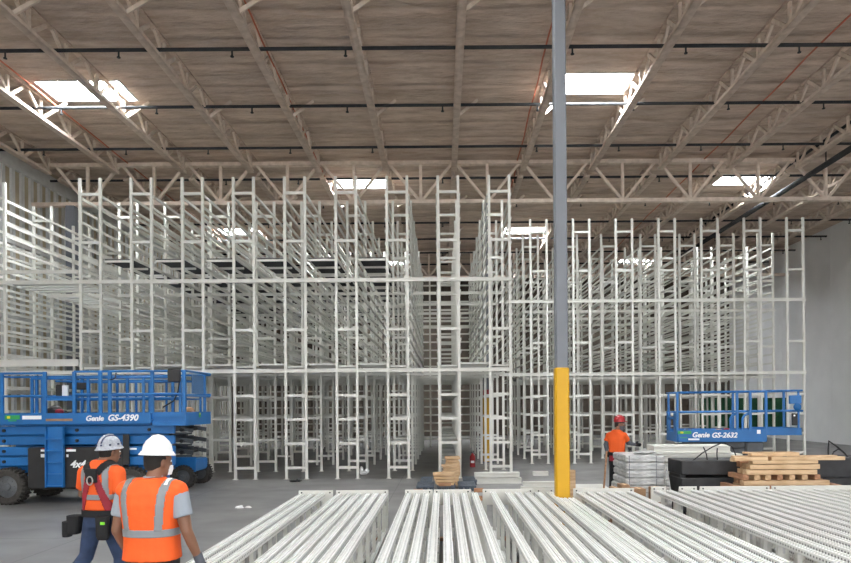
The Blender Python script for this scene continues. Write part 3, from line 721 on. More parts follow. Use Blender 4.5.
tag(MB().rings([(X(667, 12.1), 12.05, 0.0, .05, .08), (X(668, 12.1), 12.05, 0.4, .045, .06), (X(665.5, 12.1), 12.05, 0.75, .035, .04), (X(665.5, 12.1), 12.05, 0.95, .015, .02)], 10, 1.4).build('plastic_sheet', 'wrap', None, True), 'loose bluish plastic sheet hanging at the right of the wrapped bundles', 'plastic')
# cardboard boxes before the bundles
for a, b, Y, h, lb in ((606, 611, 11.6, 0.55, 'narrow upright brown carton beside the wooden pole'), (612, 619, 11.4, 0.62, 'brown carton with white label near the pole foot'), (620, 630, 11.5, 0.66, 'brown carton in the middle of the low carton row'),
                     (633, 646, 11.4, 0.60, 'wide brown carton in the low carton row'), (638, 648, 10.98, 0.50, 'small brown carton nearest the laid frames'), (652, 664, 11.5, 0.6, 'brown carton under the hanging plastic sheet')):
    xa, xb = X(a, Y), X(b, Y)
    o = empty('cardboard_box', ((xa+xb)/2, Y+0.15, 0)); tag(o, lb, 'box', 'brown cartons behind the laid frames'); hh = (xb-xa)/2-0.012
    MB().box(-hh, hh, -0.15, 0.13, 0, h, 0.006).build('carton', 'card', o); MB().box(-0.02, 0.02, -0.153, 0.13, h, h+0.003).build('tape', 'wood', o)
# black blocks
def bblock(a, b, Y, dy, z0_, z1_, lb, gr):
    xa, xb = X(a, Y), X(b, Y)
    m = MB(); m.box(xa, xb, Y, Y+dy, z0_, z1_, 0.015)
    o = m.build('black_block', 'blackbox'); tag(o, lb, 'block', gr); return o
bblock(681, 752, 12.12, 0.75, 0.08, 0.35, 'lowest long black block left of the lumber pile', 'black blocks at left of the lumber')
bblock(681, 752, 12.12, 0.75, 0.41, 0.70, 'middle long black block left of the lumber pile', 'black blocks at left of the lumber')
bblock(681, 752, 12.12, 0.75, 0.76, 1.02, 'upper long black block left of the lumber pile', 'black blocks at left of the lumber')
for z in (0.04, 0.38, 0.73):
    for px in (684, 746): tag(MB().box(X(px, 12.12)-0.05, X(px, 12.12)+0.05, 12.2, 12.8, z-(0.04 if z < .1 else 0.03), z+(0.038 if z < .1 else 0.028)).build('spacer_timber', 'black'), 'dark spacer %s the black blocks, %s end' % ('under' if z < .1 else ('low between' if z < .5 else 'high between'), 'left' if px < 700 else 'right'), 'timber')
for k, (z0_, z1_) in enumerate(((0.0, 0.43), (0.44, 0.87))):
    bblock(769, 851+30, 14.4, 0.8, z0_, z1_, '%s black block behind the lumber pile at the right edge' % ('lower' if k == 0 else 'upper'), 'black blocks behind the lumber')
def arc(pts, lb, r=0.012): tag(MB().tube(pts, r, 6).build('black_strap', 'black', None, True), lb, 'strap', 'loose black straps on the blocks')
def bz(px, py, Y): 
    hy = 406.5-(px-443)*0.0075; return (X(px, Y), Y, 2.05-(py-hy)*Y/F)
arc([bz(692, 461, 12.2), bz(702, 453, 12.2), bz(712, 447, 12.2), bz(720, 443.5, 12.2)], 'black strap rising to the right from the left black block')
arc([bz(707, 461, 12.3), bz(706, 454, 12.3), bz(704, 449, 12.3), bz(703, 447, 12.3)], 'short black strap end standing on the left black block')
arc([bz(717, 461, 12.3), bz(716.5, 454, 12.3), bz(717, 448, 12.3)], 'straight black strap standing on the left black block')
arc([bz(735.5, 461, 12.3), bz(735, 454, 12.3), bz(732, 447, 12.3), bz(724, 443, 12.3)], 'curved black strap at the right of the left black block')
arc([bz(828, 456.8, 14.6), bz(828, 450, 14.6), bz(828.5, 441, 14.6), bz(837, 447, 14.6), bz(844, 453, 14.6), bz(847, 456.6, 14.6)], 'tall black strap loop on the rightmost black block', 0.02)
arc([bz(831, 456.8, 14.7), bz(833, 452, 14.7), bz(838, 449, 14.7), bz(842, 451, 14.7)], 'low black strap arc on the rightmost black block', 0.018)
# white channel beams stacked behind
for k in range(7):
    for q in range(2):
        Yb = 13.5+q*0.32; z = k*0.175
        xa, xb = X(655, 13.5)+0.04*math.sin(k*2+q), X(744 if k < 6 else 729, 13.5)+0.05*math.cos(k*3+q)
        m = MB().prism([(Yb, z), (Yb+0.28, z), (Yb+0.28, z+0.16), (Yb, z+0.16), (Yb, z+0.13), (Yb+0.04, z+0.12), (Yb+0.04, z+0.05), (Yb, z+0.04)], xa, xb, 'x')
        tag(m.build('steel_beam', 'rack'), 'white channel beam piled below the right lift, layer %s from floor, %s' % (ORD[k], 'front' if q == 0 else 'back'), 'beam', 'white channel beams piled below the right lift')
        if k < 6:
            pass
for k in range(6):
    pass
# lumber pile
NW = 0
def plank(cx, cy, z, L, wd, th, rz, lb, gr, m='wood'):
    o = MB().box(-L/2, L/2, -wd/2, wd/2, 0, th, 0.004).build('lumber_plank', m, None, False, (cx, cy, z)); o.rotation_euler.z = rz; tag(o, lb, 'plank', gr); return o
xa, xb = X(731, 11.35), X(850, 11.35)
nl = 12; zt = 1.11; th = zt/nl
for k in range(nl):
    L = 2.0 if k < 7 else (1.55 if k < 9 else 1.25); cx = (xa+xb)/2+(0.02 if k < 7 else -0.03*(k-6))
    if k in (1, 3, 6, 8):
        xx = cx-L/2+0.08; q = 0
        while xx < cx+L/2-0.08:
            o = MB().box(-0.3, 0.3, -0.05, 0.05, 0, th-0.008, 0.004).build('lumber_plank', 'wood' if q % 3 else 'wood2', None, False, (xx, 11.70, k*th+0.0005)); o.rotation_euler.z = R(90)+random.uniform(-0.05, 0.05)
            tag(o, 'short crosswise block in the right lumber pile, %s layer up, %s from left' % (ORD[k], ORD[q]), 'block', 'crosswise blocks in the lumber pile')
            xx += random.uniform(0.15, 0.24); q += 1
        continue
    for q in range(3):
        L2_ = L-random.uniform(0, 0.22); 
        plank(cx+random.uniform(-0.07, 0.07), 11.45+q*0.225, k*th+0.0005, L2_, 0.15, th-0.012 if k < nl-1 else th*0.6, random.uniform(-0.03, 0.03),
              'rough plank in the right lumber pile, %s layer up, %s row from camera' % (ORD[k], ORD[q]), 'planks of the lumber pile', 'wood2' if (k+q) % 4 == 0 else 'wood')
for (px, yy, zz, L_, rz_, lb_) in ((747, 11.42, zt, 0.6, 0.06, 'tilted short plank'), (804, 11.44, zt, 1.25, -0.04, 'long pale plank'), (818, 11.70, zt, 0.85, 0.05, 'skewed plank'), (762, 11.72, zt, 0.85, -0.06, 'skewed short plank'), (775, 11.56, zt+0.065, 0.9, 0.14, 'upper crooked plank')):
    plank(X(px, 11.5), yy, zz-0.035+0.001, L_, 0.13, 0.06, rz_, '%s on the very top of the lumber pile at right' % lb_, 'crooked planks on top of the lumber pile')
plank(X(779, 11.5)-0.0, 11.9, zt+0.05, 0.9, 0.12, 0.03, R(3), 'thin board lying on top of the lumber pile', None)
for px, lb in ((770, 'left'), (782, 'right')):
    tag(MB().ell((X(px, 12.6), 12.6, 0.05), (0.07, 0.06, 0.05)).build('red_cap', 'redstrap', None, True), 'small dark red object on the floor, %s one, behind the lumber' % lb, 'cap')

# lumber on slate pallets before the aisle
for i, (a, b, Y, lb) in enumerate(((416, 434, 16.5, 'left of the small wood piles'), (436, 455, 16.5, 'under the front wood pile'), (457, 475, 16.5, 'right of the small wood piles'), (420, 432, 17.7, 'behind left'), (462, 476, 17.7, 'behind right'))):
    o = empty('plastic_pallet', ((X(a, Y)+X(b, Y))/2, Y, 0)); tag(o, 'slate-blue plastic pallet on the floor, %s' % lb, 'pallet', 'slate pallets before the aisle')
    h = (X(b, Y)-X(a, Y))/2-0.01; m = MB()
    for yy in range(6): m.box(-h, h, -0.5+yy*0.18, -0.5+yy*0.18+0.12, 0.08, 0.12)
    m.build('top_deck', 'slate', o); m = MB()
    for sx in (-1, 0, 1): m.box(sx*(h-0.06)-0.05, sx*(h-0.06)+0.05, -0.5, 0.52, 0, 0.08)
    m.build('runner', 'slate', o)
for (xc, Y, n, wdt, z0_, lb) in ((0.03, 16.25, 4, 0.50, 0.12, 'front'), (0.19, 17.25, 7, 0.42, 0.0, 'middle'), (0.24, 18.15, 9, 0.40, 0.0, 'rear')):
    for k in range(n):
        for q in range(3):
            plank(xc+random.uniform(-0.03, 0.03), Y+q*0.17, z0_+k*0.075, wdt+random.uniform(-0.09, 0.05), 0.15, 0.060+0.012*(q % 2), random.uniform(-0.04, 0.04), 'short pine offcut in the %s pile before the aisle, %s layer, %s row' % (lb, ORD[k], ORD[q]), 'offcuts in the small piles before the aisle')
plank(0.03, 16.05, 0.122, 0.3, 0.15, 0.06, 0.02, 'orange-brown block at the foot of the front small wood pile', None, 'wood2')
for px, py, lb in ((417.5, 486.5, 'left of the slate pallets'), (478, 486, 'right of the slate pallets'), (477, 494, 'between the fanned bundle and its right neighbour')):
    Y = 2.0*F/(py-406.3+4); plank(X(px, Y), Y, 0.0, 0.22, 0.12, 0.09, 0.02, 'small reddish wood block on the floor %s' % lb, 'small wood blocks on the floor', 'wood2')
for k, Y in enumerate((9.2, 8.2)): plank(X(482.5, 10.65), Y, 0.0, 0.10, 0.12, 0.22, 0, 'reddish block in the gap right of the fanned bundle, %s' % ('farther one' if k == 0 else 'nearer one'), 'blocks in the gap between bundles', 'wood2')
# white beams on floor right of the pallets
def fbeam(a, b, Y, z, lb, gr, h=0.1):
    xa, xb = X(a, Y), X(b, Y)
    m = MB().prism([(Y, z), (Y+0.2, z), (Y+0.2, z+h), (Y, z+h), (Y, z+h*0.8), (Y+0.03, z+h*0.75), (Y+0.03, z+h*0.25), (Y, z+h*0.2)], xa, xb, 'x')
    tag(m.build('steel_beam', 'rack'), lb, 'beam', gr)
fbeam(475, 521, 17.4, 0.0, 'lower white beam of the pair on the floor before the yellow far column', 'pair of white beams on the floor', 0.15)
fbeam(474, 519, 17.4, 0.17, 'upper white beam of the pair on the floor before the yellow far column', 'pair of white beams on the floor', 0.13)
fbeam(521, 606, 15.6, 0.0, 'long white beam on the floor behind the near column, lower front one', 'long white beams behind the near column', 0.14)
fbeam(524, 603, 15.85, 0.0, 'long white beam on the floor behind the near column, lower back one', 'long white beams behind the near column', 0.14)
fbeam(523, 560, 15.75, 0.15, 'short white beam on top of the long ones, left of the near column', 'long white beams behind the near column', 0.08)
fbeam(576, 608, 14.2, 0.0, 'white beam on the floor between the timber post and the pole', 'long white beams behind the near column', 0.28)
fbeam(533, 548, 19.3, 0.0, 'short white beam on the floor far behind, left of the near column', None, 0.12)
m = MB().box(X(568.5, 13.8), X(575, 13.8), 13.8, 13.92, 0, 0.70, 0.005).build('timber_post', 'wood'); tag(m, 'short timber standing upright right of the yellow near column', 'timber')
rl = MB()
for k in range(5): rl.tube([(X(516+k*2.2, 14.9), 14.9, 0.035), (X(516+k*2.2, 14.9)+0.03, 14.95, 0.12)], 0.035, 8)
tag(rl.build('fastener_bag', 'wrap', None, True), 'crumpled clear bag left of the long white beams', 'bag')
# fire extinguisher
fe = empty('fire_extinguisher', (X(472, 22.3), 22.3, 0)); tag(fe, 'red fire extinguisher on the floor beside the far yellow column', 'fire extinguisher')
MB().rings([(0, 0, 0, .09, .09), (0, 0, .36, .09, .09), (0, 0, .42, .05, .05), (0, 0, .46, .025, .025)], 14).build('cylinder_body', 'red', fe, True)
MB().box(-0.05, 0.05, -0.02, 0.02, 0.46, 0.5).build('valve', 'black', fe); MB().box(-0.06, 0.06, -0.094, -0.088, 0.14, 0.22).build('label_plate', 'lt', fe)
MB().tube([(0.04, 0, .48), (0.12, 0, .42), (0.12, 0, .2)], 0.012, 6).build('hose', 'black', fe, True)
# litter
tag(MB().rings([(-4.2, 13.55, 0, .10, .06), (-4.2, 13.55, 0.03, .07, .05), (-4.15, 13.55, 0.05, .02, .02)], 7, 1.3).rings([(-4.03, 13.6, 0, .08, .04), (-4.03, 13.6, 0.03, .03, .02)], 6, 1.2).build('paper_scrap', 'white'), 'crumpled white paper scrap on the open concrete floor', 'paper')
tag(MB().ell((X(293, 18.2), 18.2, 0.03), (0.12, .08, .03)).ell((X(298, 18.2), 18.25, 0.05), (0.08, .06, .05)).build('black_glove', 'black', None, True), 'black scrap on the floor at the foot of the front racks', 'scrap')
tag(MB().ell((X(363, 19.9), 19.9, 0.07), (0.12, .1, .07)).ell((X(361, 19.9), 19.9, 0.15), (0.06, .06, .12)).ell((X(366, 19.9), 19.95, 0.12), (0.07, .06, .08)).build('white_bag', 'white', None, True), 'white bag on the floor behind the front rack feet', 'bag')

# ------------------------------------------------------------------ people
def realise(mb, name, m, parent, voxel=0.009, smooth=4):
    me = mb.mesh(name, None); o = put(name, me)
    r_ = o.modifiers.new('r', 'REMESH'); r_.mode = 'VOXEL'; r_.voxel_size = voxel
    s_ = o.modifiers.new('s', 'SMOOTH'); s_.factor = 0.5; s_.iterations = smooth
    bpy.context.view_layer.update()
    out = bpy.data.meshes.new_from_object(o.evaluated_get(bpy.context.evaluated_depsgraph_get()))
    bpy.data.objects.remove(o); out.materials.clear(); out.materials.append(M[m]); out.name = name
    out.polygons.foreach_set('use_smooth', [True]*len(out.polygons))
    return put(name, out, parent) if parent is not None else out
def shell(src, name, m, parent, test, off=0.004):
    me = src.data; keep = [p for p in me.polygons if test(p.center, p.normal)]
    ids = {}; vs = []; fs = []
    for p in keep:
        f = []
        for i in p.vertices:
            if i not in ids:
                ids[i] = len(vs); v = me.vertices[i]; vs.append(v.co+v.normal*off)
            f.append(ids[i])
        fs.append(tuple(f))
    n = len(vs)
    # thickness: inner copy and rim
    inner = [me.vertices[i].co.copy() for i in ids]; ed = {}
    for f in fs:
        for a, b in zip(f, f[1:]+f[:1]): ed[(a, b)] = 1
    allf = list(fs)+[tuple(n+i for i in reversed(f)) for f in fs]+[(b, a, n+a, n+b) for (a, b) in ed if (b, a) not in ed]
    mm = bpy.data.meshes.new(name); mm.from_pydata(vs+inner, [], allf); mm.update(); mm.materials.append(M[m])
    mm.polygons.foreach_set('use_smooth', [True]*len(mm.polygons))
    return put(name, mm, parent)
def hand(mb, wrist, d, thumb_side, curl=0.5, k=1.0, grow=0.0):
    wrist = Vector(wrist); d = Vector(d).normalized(); side = Vector(thumb_side); side = (side-d*side.dot(d)).normalized(); palm = d.cross(side).normalized()
    for i, t in enumerate((-0.028, -0.009, 0.010, 0.028)):
        L = (0.062, 0.075, 0.080, 0.070)[i]*k
        a = wrist+d*0.02+side*t*0.7; b = wrist+d*0.092*k+side*t
        mb.tube([a, b], [0.017+grow, 0.0135+grow], 8, rnd=True)
        c = b+(d*(1-curl*0.5)+palm*curl*0.7).normalized()*L*0.45; e = c+(d*(1-curl)+palm*curl*1.3).normalized()*L*0.35; f = e+(d*(0.7-curl)+palm*curl*1.4).normalized()*L*0.2
        mb.tube([b, c, e, f], [0.0105+grow, 0.0095+grow, 0.009+grow, 0.008+grow], 8, rnd=True)
    t0 = wrist+d*0.03+side*0.025; t1 = t0+(d*0.6+side*0.8).normalized()*0.045; t2 = t1+(d+side*0.2+palm*0.4).normalized()*0.035
    mb.tube([t0, t1, t2], [0.015+grow, 0.012+grow, 0.010+grow], 8, rnd=True)
def person(name_loc, rz, label, J, hat, cloth):
    P = empty('person', name_loc, rz); tag(P, label, 'person')
    g = J.get('girth', 1.0); lean = J.get('lean', (0, 0))
    def lx_(z): t = max(0, (z-0.95))/0.55; return lean[0]*t, lean[1]*t
    def torso(mb, ex=0.0, z0_=0.86, z1_=1.52, flare=0):
        R_ = [(0.84, .150, .105), (0.92, .168, .118), (1.02, .158, .112), (1.12, .158, .110), (1.24, .172, .118), (1.34, .185, .122), (1.42, .190, .110), (1.465, .165, .092), (1.50, .105, .075), (1.53, .062, .06)]
        rs = []
        for z, a, b in R_:
            if z0_-0.03 <= z <= z1_+0.03:
                ox, oy = lx_(z); rs.append((ox, oy, z, a*g+ex*(1 if z < 1.46 else 0.7), b*g+ex))
        mb.rings(rs, 24, 2.4)
    hx, hy = J.get('head', (0, 0.03)); hz = J.get('hz', 1.64)
    hr = J.get('head_yaw', 0)
    b = MB(); torso(b)
    nb = lx_(1.5)
    b.tube([(nb[0], nb[1], 1.46), (hx, hy-0.02, 1.60)], [0.062, 0.056], 14, rnd=True)
    # head with brow, nose, chin, ears
    rot = Matrix.Rotation(hr, 3, 'Z')
    def H(x, y, z): v = rot @ Vector((x, y, 0)); return (hx+v.x, hy+v.y, hz+z)
    hd = MB(); hd.rings([(0, 0.035, -0.115, .030, .03), (0, 0.028, -0.10, .048, .055), (0, 0.015, -0.06, .064, .082), (0, 0.005, 0.0, .073, .094), (0, 0, 0.05, .076, .098), (0, -0.005, 0.09, .064, .082), (0, -0.005, 0.118, .035, .05)], 20)
    hd.ell((0, 0.105, -0.015), (0.013, 0.02, 0.024)).ell((0, 0.092, -0.058), (0.024, 0.012, 0.010)).ell((0, 0.088, 0.028), (0.055, 0.014, 0.012))
    for s in (-1, 1): hd.ell((s*0.076, -0.005, -0.005), (0.012, 0.018, 0.032))
    b.add([H(v[0], v[1], v[2]) for v in hd.v], hd.f)
    for side in ('L', 'R'):
        sh, el, wr_ = J['arm'+side]
        b.tube([sh, [(sh[i]+el[i])/2 for i in range(3)], el, [(el[i]*0.6+wr_[i]*0.4) for i in range(3)], wr_], [0.058*g, 0.050*g, 0.042, 0.040, 0.028], 12, rnd=True)
        b.tube([(sh[0]*0.5, sh[1], sh[2]-0.02), sh], [0.06, 0.056], 12, rnd=True)
        dd = J.get('hd'+side, [wr_[i]-el[i] for i in range(3)])
        hand(b, wr_, dd, J.get('th'+side, (0, 1, 0)), J.get('curl', 0.45))
        hp, kn, an = J['leg'+side]
        b.tube([hp, kn, [(kn[i]*0.65+an[i]*0.35) for i in range(3)], an], [0.085*g, 0.056, 0.056, 0.038], 12, rnd=True)
        b.tube([(an[0], an[1]-0.02, an[2]-0.04), (an[0], an[1]+0.14, an[2]-0.055)], [0.036, 0.03], 10, rnd=True)
    realise(b, 'body', 'skin', P, 0.009)
    hb = MB()
    for s in (-1, 1): hb.ell(H(s*0.030, 0.089, 0.006), (0.012, 0.009, 0.008), 10, 6)
    hb.build('eyes', 'white', P, True)
    MB().ell(H(0, 0.101, -0.058), (0.022, 0.006, 0.004), 10, 5).build('mouth', 'redstrap', P, True)
    # hair at the back and sides
    hh = MB(); hh.rings([(0, -0.035, -0.055, .050, .060), (0, -0.022, -0.02, .073, .083), (0, -0.014, 0.03, .080, .094), (0, -0.01, 0.08, .074, .092), (0, -0.01, 0.12, .045, .06)], 20)
    hh.v = [H(*v) for v in hh.v]; hh.build('hair', 'hair', P, True)
    # trousers
    t = MB(); torso(t, 0.012, 0.84, 1.0)
    for side in ('L', 'R'):
        hp, kn, an = J['leg'+side]; t.tube([hp, [(hp[i]+kn[i])/2 for i in range(3)], kn, an], [0.105*g, 0.088*g, 0.074, 0.062], 14, rnd=True)
    realise(t, 'trousers', cloth['trousers'], P, 0.011)
    for side in ('L', 'R'):
        an = J['leg'+side][2]
        bt = MB().tube([(an[0], an[1]-0.01, an[2]+0.08), (an[0], an[1]-0.015, an[2]-0.02)], [0.058, 0.056], 12, rnd=True).tube([(an[0], an[1]-0.03, an[2]-0.04), (an[0], an[1]+0.08, an[2]-0.045), (an[0], an[1]+0.17, an[2]-0.055)], [0.046, 0.047, 0.036], 12, rnd=True)
        z = an[2]-0.085
        bt.v = [(v[0], v[1], max(v[2], z)) for v in bt.v]
        o = realise(bt, 'boot', 'hair' if cloth.get('boot') is None else cloth['boot'], P, 0.009)
    # shirt
    s_ = MB(); torso(s_, 0.018, cloth.get('hem', 0.92), 1.52)
    for side in ('L', 'R'):
        sh, el, wr_ = J['arm'+side]; k = cloth.get('sleeve', 0.62)
        if k <= 1: pts = [sh, [sh[i]*(1-k*0.5)+el[i]*k*0.5 for i in range(3)], [sh[i]*(1-k)+el[i]*k for i in range(3)]]; rd = [0.074*g, 0.070*g, 0.068*g]
        else: pts = [sh, el, [el[i]*0.1+wr_[i]*0.9 for i in range(3)]]; rd = [0.056, 0.050, 0.038]
        s_.tube(pts, rd, 14, rnd=k > 1).tube([(sh[0]*0.5, sh[1], sh[2]-0.02), sh], [0.070 if cloth.get('sleeve', 0.62) <= 1 else 0.058, 0.071 if cloth.get('sleeve', 0.62) <= 1 else 0.058], 12, rnd=True)
    shirt = realise(s_, 'shirt', cloth['shirt'], P, 0.009)
    return P, shirt, H, torso, lx_

def hard_hat(P, H, c, tilt=0, brim=True, m='white', stripe=None, yaw=0, k=1.0):
    hat = empty('hard_hat', c); hat.parent = P; hat.rotation_euler = (tilt, 0, yaw); hat.scale = (k, k, k)
    rs = [(0, 0, 0.0, .112, .134), (0, 0, 0.03, .110, .131), (0, 0, 0.07, .102, .120), (0, 0, 0.10, .086, .101), (0, 0, 0.125, .060, .072), (0, 0, 0.138, .030, .038), (0, 0, 0.141, .01, .012)]
    MB().rings(rs, 28).build('shell', m, hat, True)
    if brim: MB().rings([(0, 0.0, -0.024, .134, .162), (0, 0, -0.018, .136, .164), (0, 0, -0.004, .124, .150), (0, 0, 0.012, .118, .141)], 28).build('brim', m, hat, True)
    else: MB().rings([(0, 0.03, -0.006, .118, .165), (0, 0.03, 0.004, .117, .160), (0, 0.0, 0.012, .112, .13)], 28).build('brim', m, hat, True)
    rd = MB().tube([(0, .125, .055), (0, .095, .105), (0, .05, .138), (0, 0, .148), (0, -.05, .138), (0, -.095, .105), (0, -.125, .055)], 0.012, 8); rd.build('ridge', m, hat, True)
    if stripe:
        for s in (-1, 1): MB().tube([(s*.035, .118, .055), (s*.033, .09, .103), (s*.03, .05, .130), (s*.03, 0, .138), (s*.03, -.05, .130), (s*.033, -.09, .103), (s*.035, -.118, .055)], 0.009, 6).build('stripe', stripe, hat, True)
        for a in range(0, 360, 45): MB().ell((.115*math.cos(R(a+20)), .132*math.sin(R(a+20)), 0.035), (0.014, 0.014, 0.012), 8, 5).build('sticker', stripe, hat, True)
    MB().rings([(0, 0, -0.03, .092, .112), (0, 0, 0.0, .098, .118)], 24).build('headband', 'black', hat, True)
    return hat

# --- worker in the white hat
J1 = dict(girth=1.08, armL=((-.205, 0, 1.41), (-.265, -.03, 1.13), (-.245, .12, .90)), armR=((.205, 0, 1.41), (.285, -.02, 1.13), (.335, .07, .90)),
          legL=((-.095, 0, .90), (-.11, .10, .50), (-.11, .04, .085)), legR=((.095, 0, .90), (.115, .02, .50), (.12, -.16, .085)), head=(0.02, 0.05), head_yaw=R(-28), thL=(.3, 1, 0), thR=(-.3, 1, 0))
P1, sh1, H1, torso1, lx1 = person((-2.21, 5.0, 0), R(-6), 'person in orange safety vest and plain white full-brim hard hat, seen from behind', J1, None, dict(trousers='blackcloth', shirt='greyshirt', sleeve=0.62, hem=0.95))
v = MB(); torso1(v, 0.034, 0.90, 1.50)
for s in (-1, 1): v.tube([(s*0.10, 0, 1.45), (s*0.195, 0, 1.425)], [0.082, 0.088], 12, rnd=True)
vest = realise(v, 'safety_vest', 'orange', P1, 0.008)
shell(vest, 'reflective_stripe', 'tape', P1, lambda c, n: 1.10 < c.z < 1.155 and abs(c.x) < 0.3)
for s in (-1, 1):
    shell(vest, 'reflective_stripe', 'tape', P1, lambda c, n, s=s: c.z >= 1.15 and abs(c.x-s*(0.12+0.10*max(0, (c.z-1.15)))) < 0.027, 0.0045)
shell(vest, 'shoulder_patch', 'white', P1, lambda c, n: abs(c.x-0.15) < 0.012 and 1.48 < c.z < 1.52 and n.z > 0.3 and c.y < 0, 0.008)
MB().rings([(0.0, 0.015, 1.50, .078, .078), (0.0, 0.02, 1.54, .070, .070)], 20).build('collar', 'greyshirt', P1, True)
gl = MB(); hand(gl, (.335, .07, .90), (.05, .09, -.23), (-.3, 1, 0), 0.45, 1.0, 0.004); gl.tube([(.33, .06, .93), (.338, .075, .885)], [0.037, 0.036], 12, rnd=True); realise(gl, 'work_glove', 'darkgrey', P1, 0.008)
hard_hat(P1, H1, (0.02, 0.045, 1.715), R(-4), True, 'white', None, R(-20), 0.88)
mk = MB().rings([(0, 0.066, -0.10, .04, .045), (0, 0.062, -0.06, .054, .060), (0, 0.066, -0.03, .050, .056)], 18); mk.v = [H1(*q) for q in mk.v]; mk.build('face_mask', 'white', P1, True)

# --- worker with harness
J2 = dict(hz=1.60, girth=1.0, armL=((-.19, 0, 1.40), (-.275, .06, 1.16), (-.15, .28, 1.16)), armR=((.19, 0, 1.40), (.245, -.04, 1.12), (.25, .10, .90)),
          legL=((-.09, 0, .90), (-.20, .02, .52), (-.34, -.30, .14)), legR=((.09, 0, .90), (.13, .12, .50), (.13, .10, .085)), head=(0.05, 0.06), head_yaw=R(-25), thL=(0, .3, 1), thR=(-.3, 1, 0))
P2, sh2, H2, t2_, lx2 = person((X(101, 6.8), 6.8, 0), R(-10), 'person in orange shirt with red and black fall harness and striped silver hard hat', J2, None, dict(trousers='denim', shirt='orange', sleeve=0.72, hem=0.96))
shell(sh2, 'reflective_stripe', 'tape', P2, lambda c, n: 1.13 < c.z < 1.185 and abs(c.x) < 0.22)
for s in (-1, 1): shell(sh2, 'reflective_stripe', 'tape', P2, lambda c, n, s=s: c.z >= 1.18 and abs(c.x-s*0.125) < 0.027, 0.0045)
for s in (-1, 1):
    shell(sh2, 'harness_strap', 'redstrap', P2, lambda c, n, s=s: n.y < 0.3 and 1.02 < c.z < 1.42 and abs(c.x-s*(0.02+(1.42-c.z)*0.33)) < 0.034, 0.010)
    shell(sh2, 'shoulder_strap', 'blackcloth', P2, lambda c, n, s=s: c.z > 1.38 and abs(c.x-s*(0.03+(c.z-1.38)*0.75)) < 0.045, 0.010)
    shell(sh2, 'harness_strap', 'redstrap', P2, lambda c, n, s=s: n.y > 0.1 and c.z > 1.0 and abs(c.x-s*0.09) < 0.024, 0.010)
MB().box(-0.065, 0.065, -0.165, -0.14, 1.31, 1.45, 0.01).build('back_pad', 'blackcloth', P2)
_r = []
for k in range(17):
    a = 2*math.pi*k/16; _r.append((0.032*math.cos(a), -0.175, 1.33+0.042*math.sin(a)))
MB().tube(_r, 0.007, 6).build('d_ring', 'metal', P2, True)
bl = MB().rings([(0, 0, 0.955, .195, .145), (0, 0, 1.02, .195, .145)], 26, 2.4); bl.build('tool_belt', 'blackcloth', P2, True)
pc = MB().rings([(-0.27, -0.06, 0.77, .05, .05), (-0.27, -0.06, 0.80, .065, .06), (-0.26, -0.06, 0.96, .075, .07)], 14, 3).rings([(-0.345, -0.07, 0.74, .035, .045), (-0.34, -0.07, 0.77, .045, .05), (-0.325, -0.07, 0.90, .055, .06)], 14, 3); pc.build('tool_pouch', 'blackcloth', P2)
pc = MB().rings([(0.14, -0.17, 0.74, .05, .03), (0.14, -0.17, 0.78, .065, .04), (0.13, -0.165, 0.97, .07, .04)], 14, 3).rings([(0.24, -0.05, 0.78, .045, .06), (0.245, -0.05, 0.82, .055, .07), (0.235, -0.05, 0.98, .06, .075)], 14, 3); pc.build('tool_pouch', 'blackcloth', P2)
MB().ell((0.25, -0.13, 0.83), (0.04, 0.03, 0.06)).build('red_grip', 'redstrap', P2, True)
MB().box(0.15, 0.19, -0.222, -0.205, 0.90, 0.925).build('green_tag', mat('lime', (0.25, 0.8, 0.05), 0.5), P2)
hard_hat(P2, H2, (0.05, 0.055, 1.655), R(4), True, 'silverhat', 'navy', R(-20), 0.88)

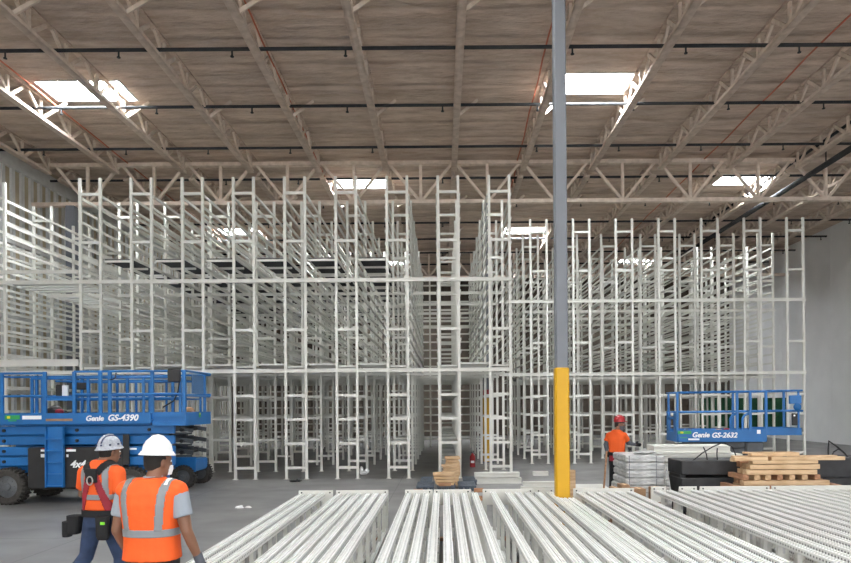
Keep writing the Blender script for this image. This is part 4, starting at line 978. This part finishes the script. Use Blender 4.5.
# --- worker in the red helmet
J3 = dict(hdL=(.03, .03, -.14), hdR=(.04, .2, -.02), girth=0.88, armL=((-.165, 0, 1.40), (-.225, -.07, 1.20), (-.20, -.06, 1.06)), armR=((.165, 0, 1.40), (.21, .12, 1.24), (.26, .36, 1.20)),
          legL=((-.09, 0, .90), (-.11, .03, .50), (-.12, -.02, .085)), legR=((.09, 0, .90), (.12, .06, .50), (.13, .06, .085)), head=(0.04, 0.06), head_yaw=R(-70), thL=(.3, 1, 0), thR=(0, 0, 1), curl=0.6)
P3, sh3, H3, t3_, lx3 = person((X(616.5, 14.1), 14.1, 0), R(-38), 'person in orange shirt and red helmet standing behind the wrapped white bundles', J3, None, dict(trousers='blackcloth', shirt='darkgrey', sleeve=1.5, hem=0.96))
ts = MB(); t3_(ts, 0.028, 0.96, 1.50)
for s in ('L', 'R'):
    sh_, el_, _w = J3['arm'+s]; ts.tube([sh_, [sh_[i]*.65+el_[i]*.35 for i in range(3)], [sh_[i]*.35+el_[i]*.65 for i in range(3)]], [0.076, 0.072, 0.074], 14).tube([(sh_[0]*.4, 0, 1.41), sh_], [0.074, 0.076], 12, rnd=True)
realise(ts, 'tee_shirt', 'orange', P3, 0.010)
for s, w_, d_, th_ in (('L', (-.20, -.06, 1.06), (.03, .03, -.14), (.3, 1, 0)), ('R', (.26, .36, 1.20), (.04, .2, -.02), (0, 0, 1))):
    gl = MB(); hand(gl, w_, d_, th_, 0.6, 1.0, 0.004); realise(gl, 'work_glove', 'blackcloth', P3, 0.008)
MB().rings([(0, 0, 0.98, .18, .14), (0, 0, 1.05, .18, .14)], 24, 2.4).build('tool_belt', 'blackcloth', P3, True)
MB().rings([(0.02, 0, 0.86, .175, .135), (0.02, 0, 0.975, .178, .138)], 24, 2.4).build('red_wrap', 'redstrap', P3, True)
MB().tube([(.19, -.05, 1.02), (.27, -.06, 1.05), (.32, -.05, 1.12)], 0.022, 8, rnd=True).build('tool_handle', 'black', P3, True)
bn = MB().rings([(0, 0.0, -0.13, .062, .075), (0, 0.012, -0.08, .074, .095), (0, 0.012, -0.035, .078, .100)], 18); bn.v = [H3(*q) for q in bn.v]; bn.build('neck_cover', 'darkgrey', P3, True)
hard_hat(P3, H3, (0.04, 0.055, 1.70), R(0), False, 'red', None, R(-55), 0.92)
pl = empty('wooden_pole', (X(603, 13.9), 13.9, 0)); tag(pl, 'orange-brown wooden pole leaning in the red-helmeted worker\'s left hand', 'pole')
hp_ = Matrix.Rotation(R(-38), 3, 'Z') @ Vector((-.20, -.075, 1.0)); hw = Vector((X(616.5, 14.1), 14.1, 0))+hp_-Vector(pl.location)
MB().tube([(-0.02, 0, 0.02), (hw.x*1.05, hw.y, hw.z*1.08)], 0.02, 10).build('shaft', 'wood2', pl, True)
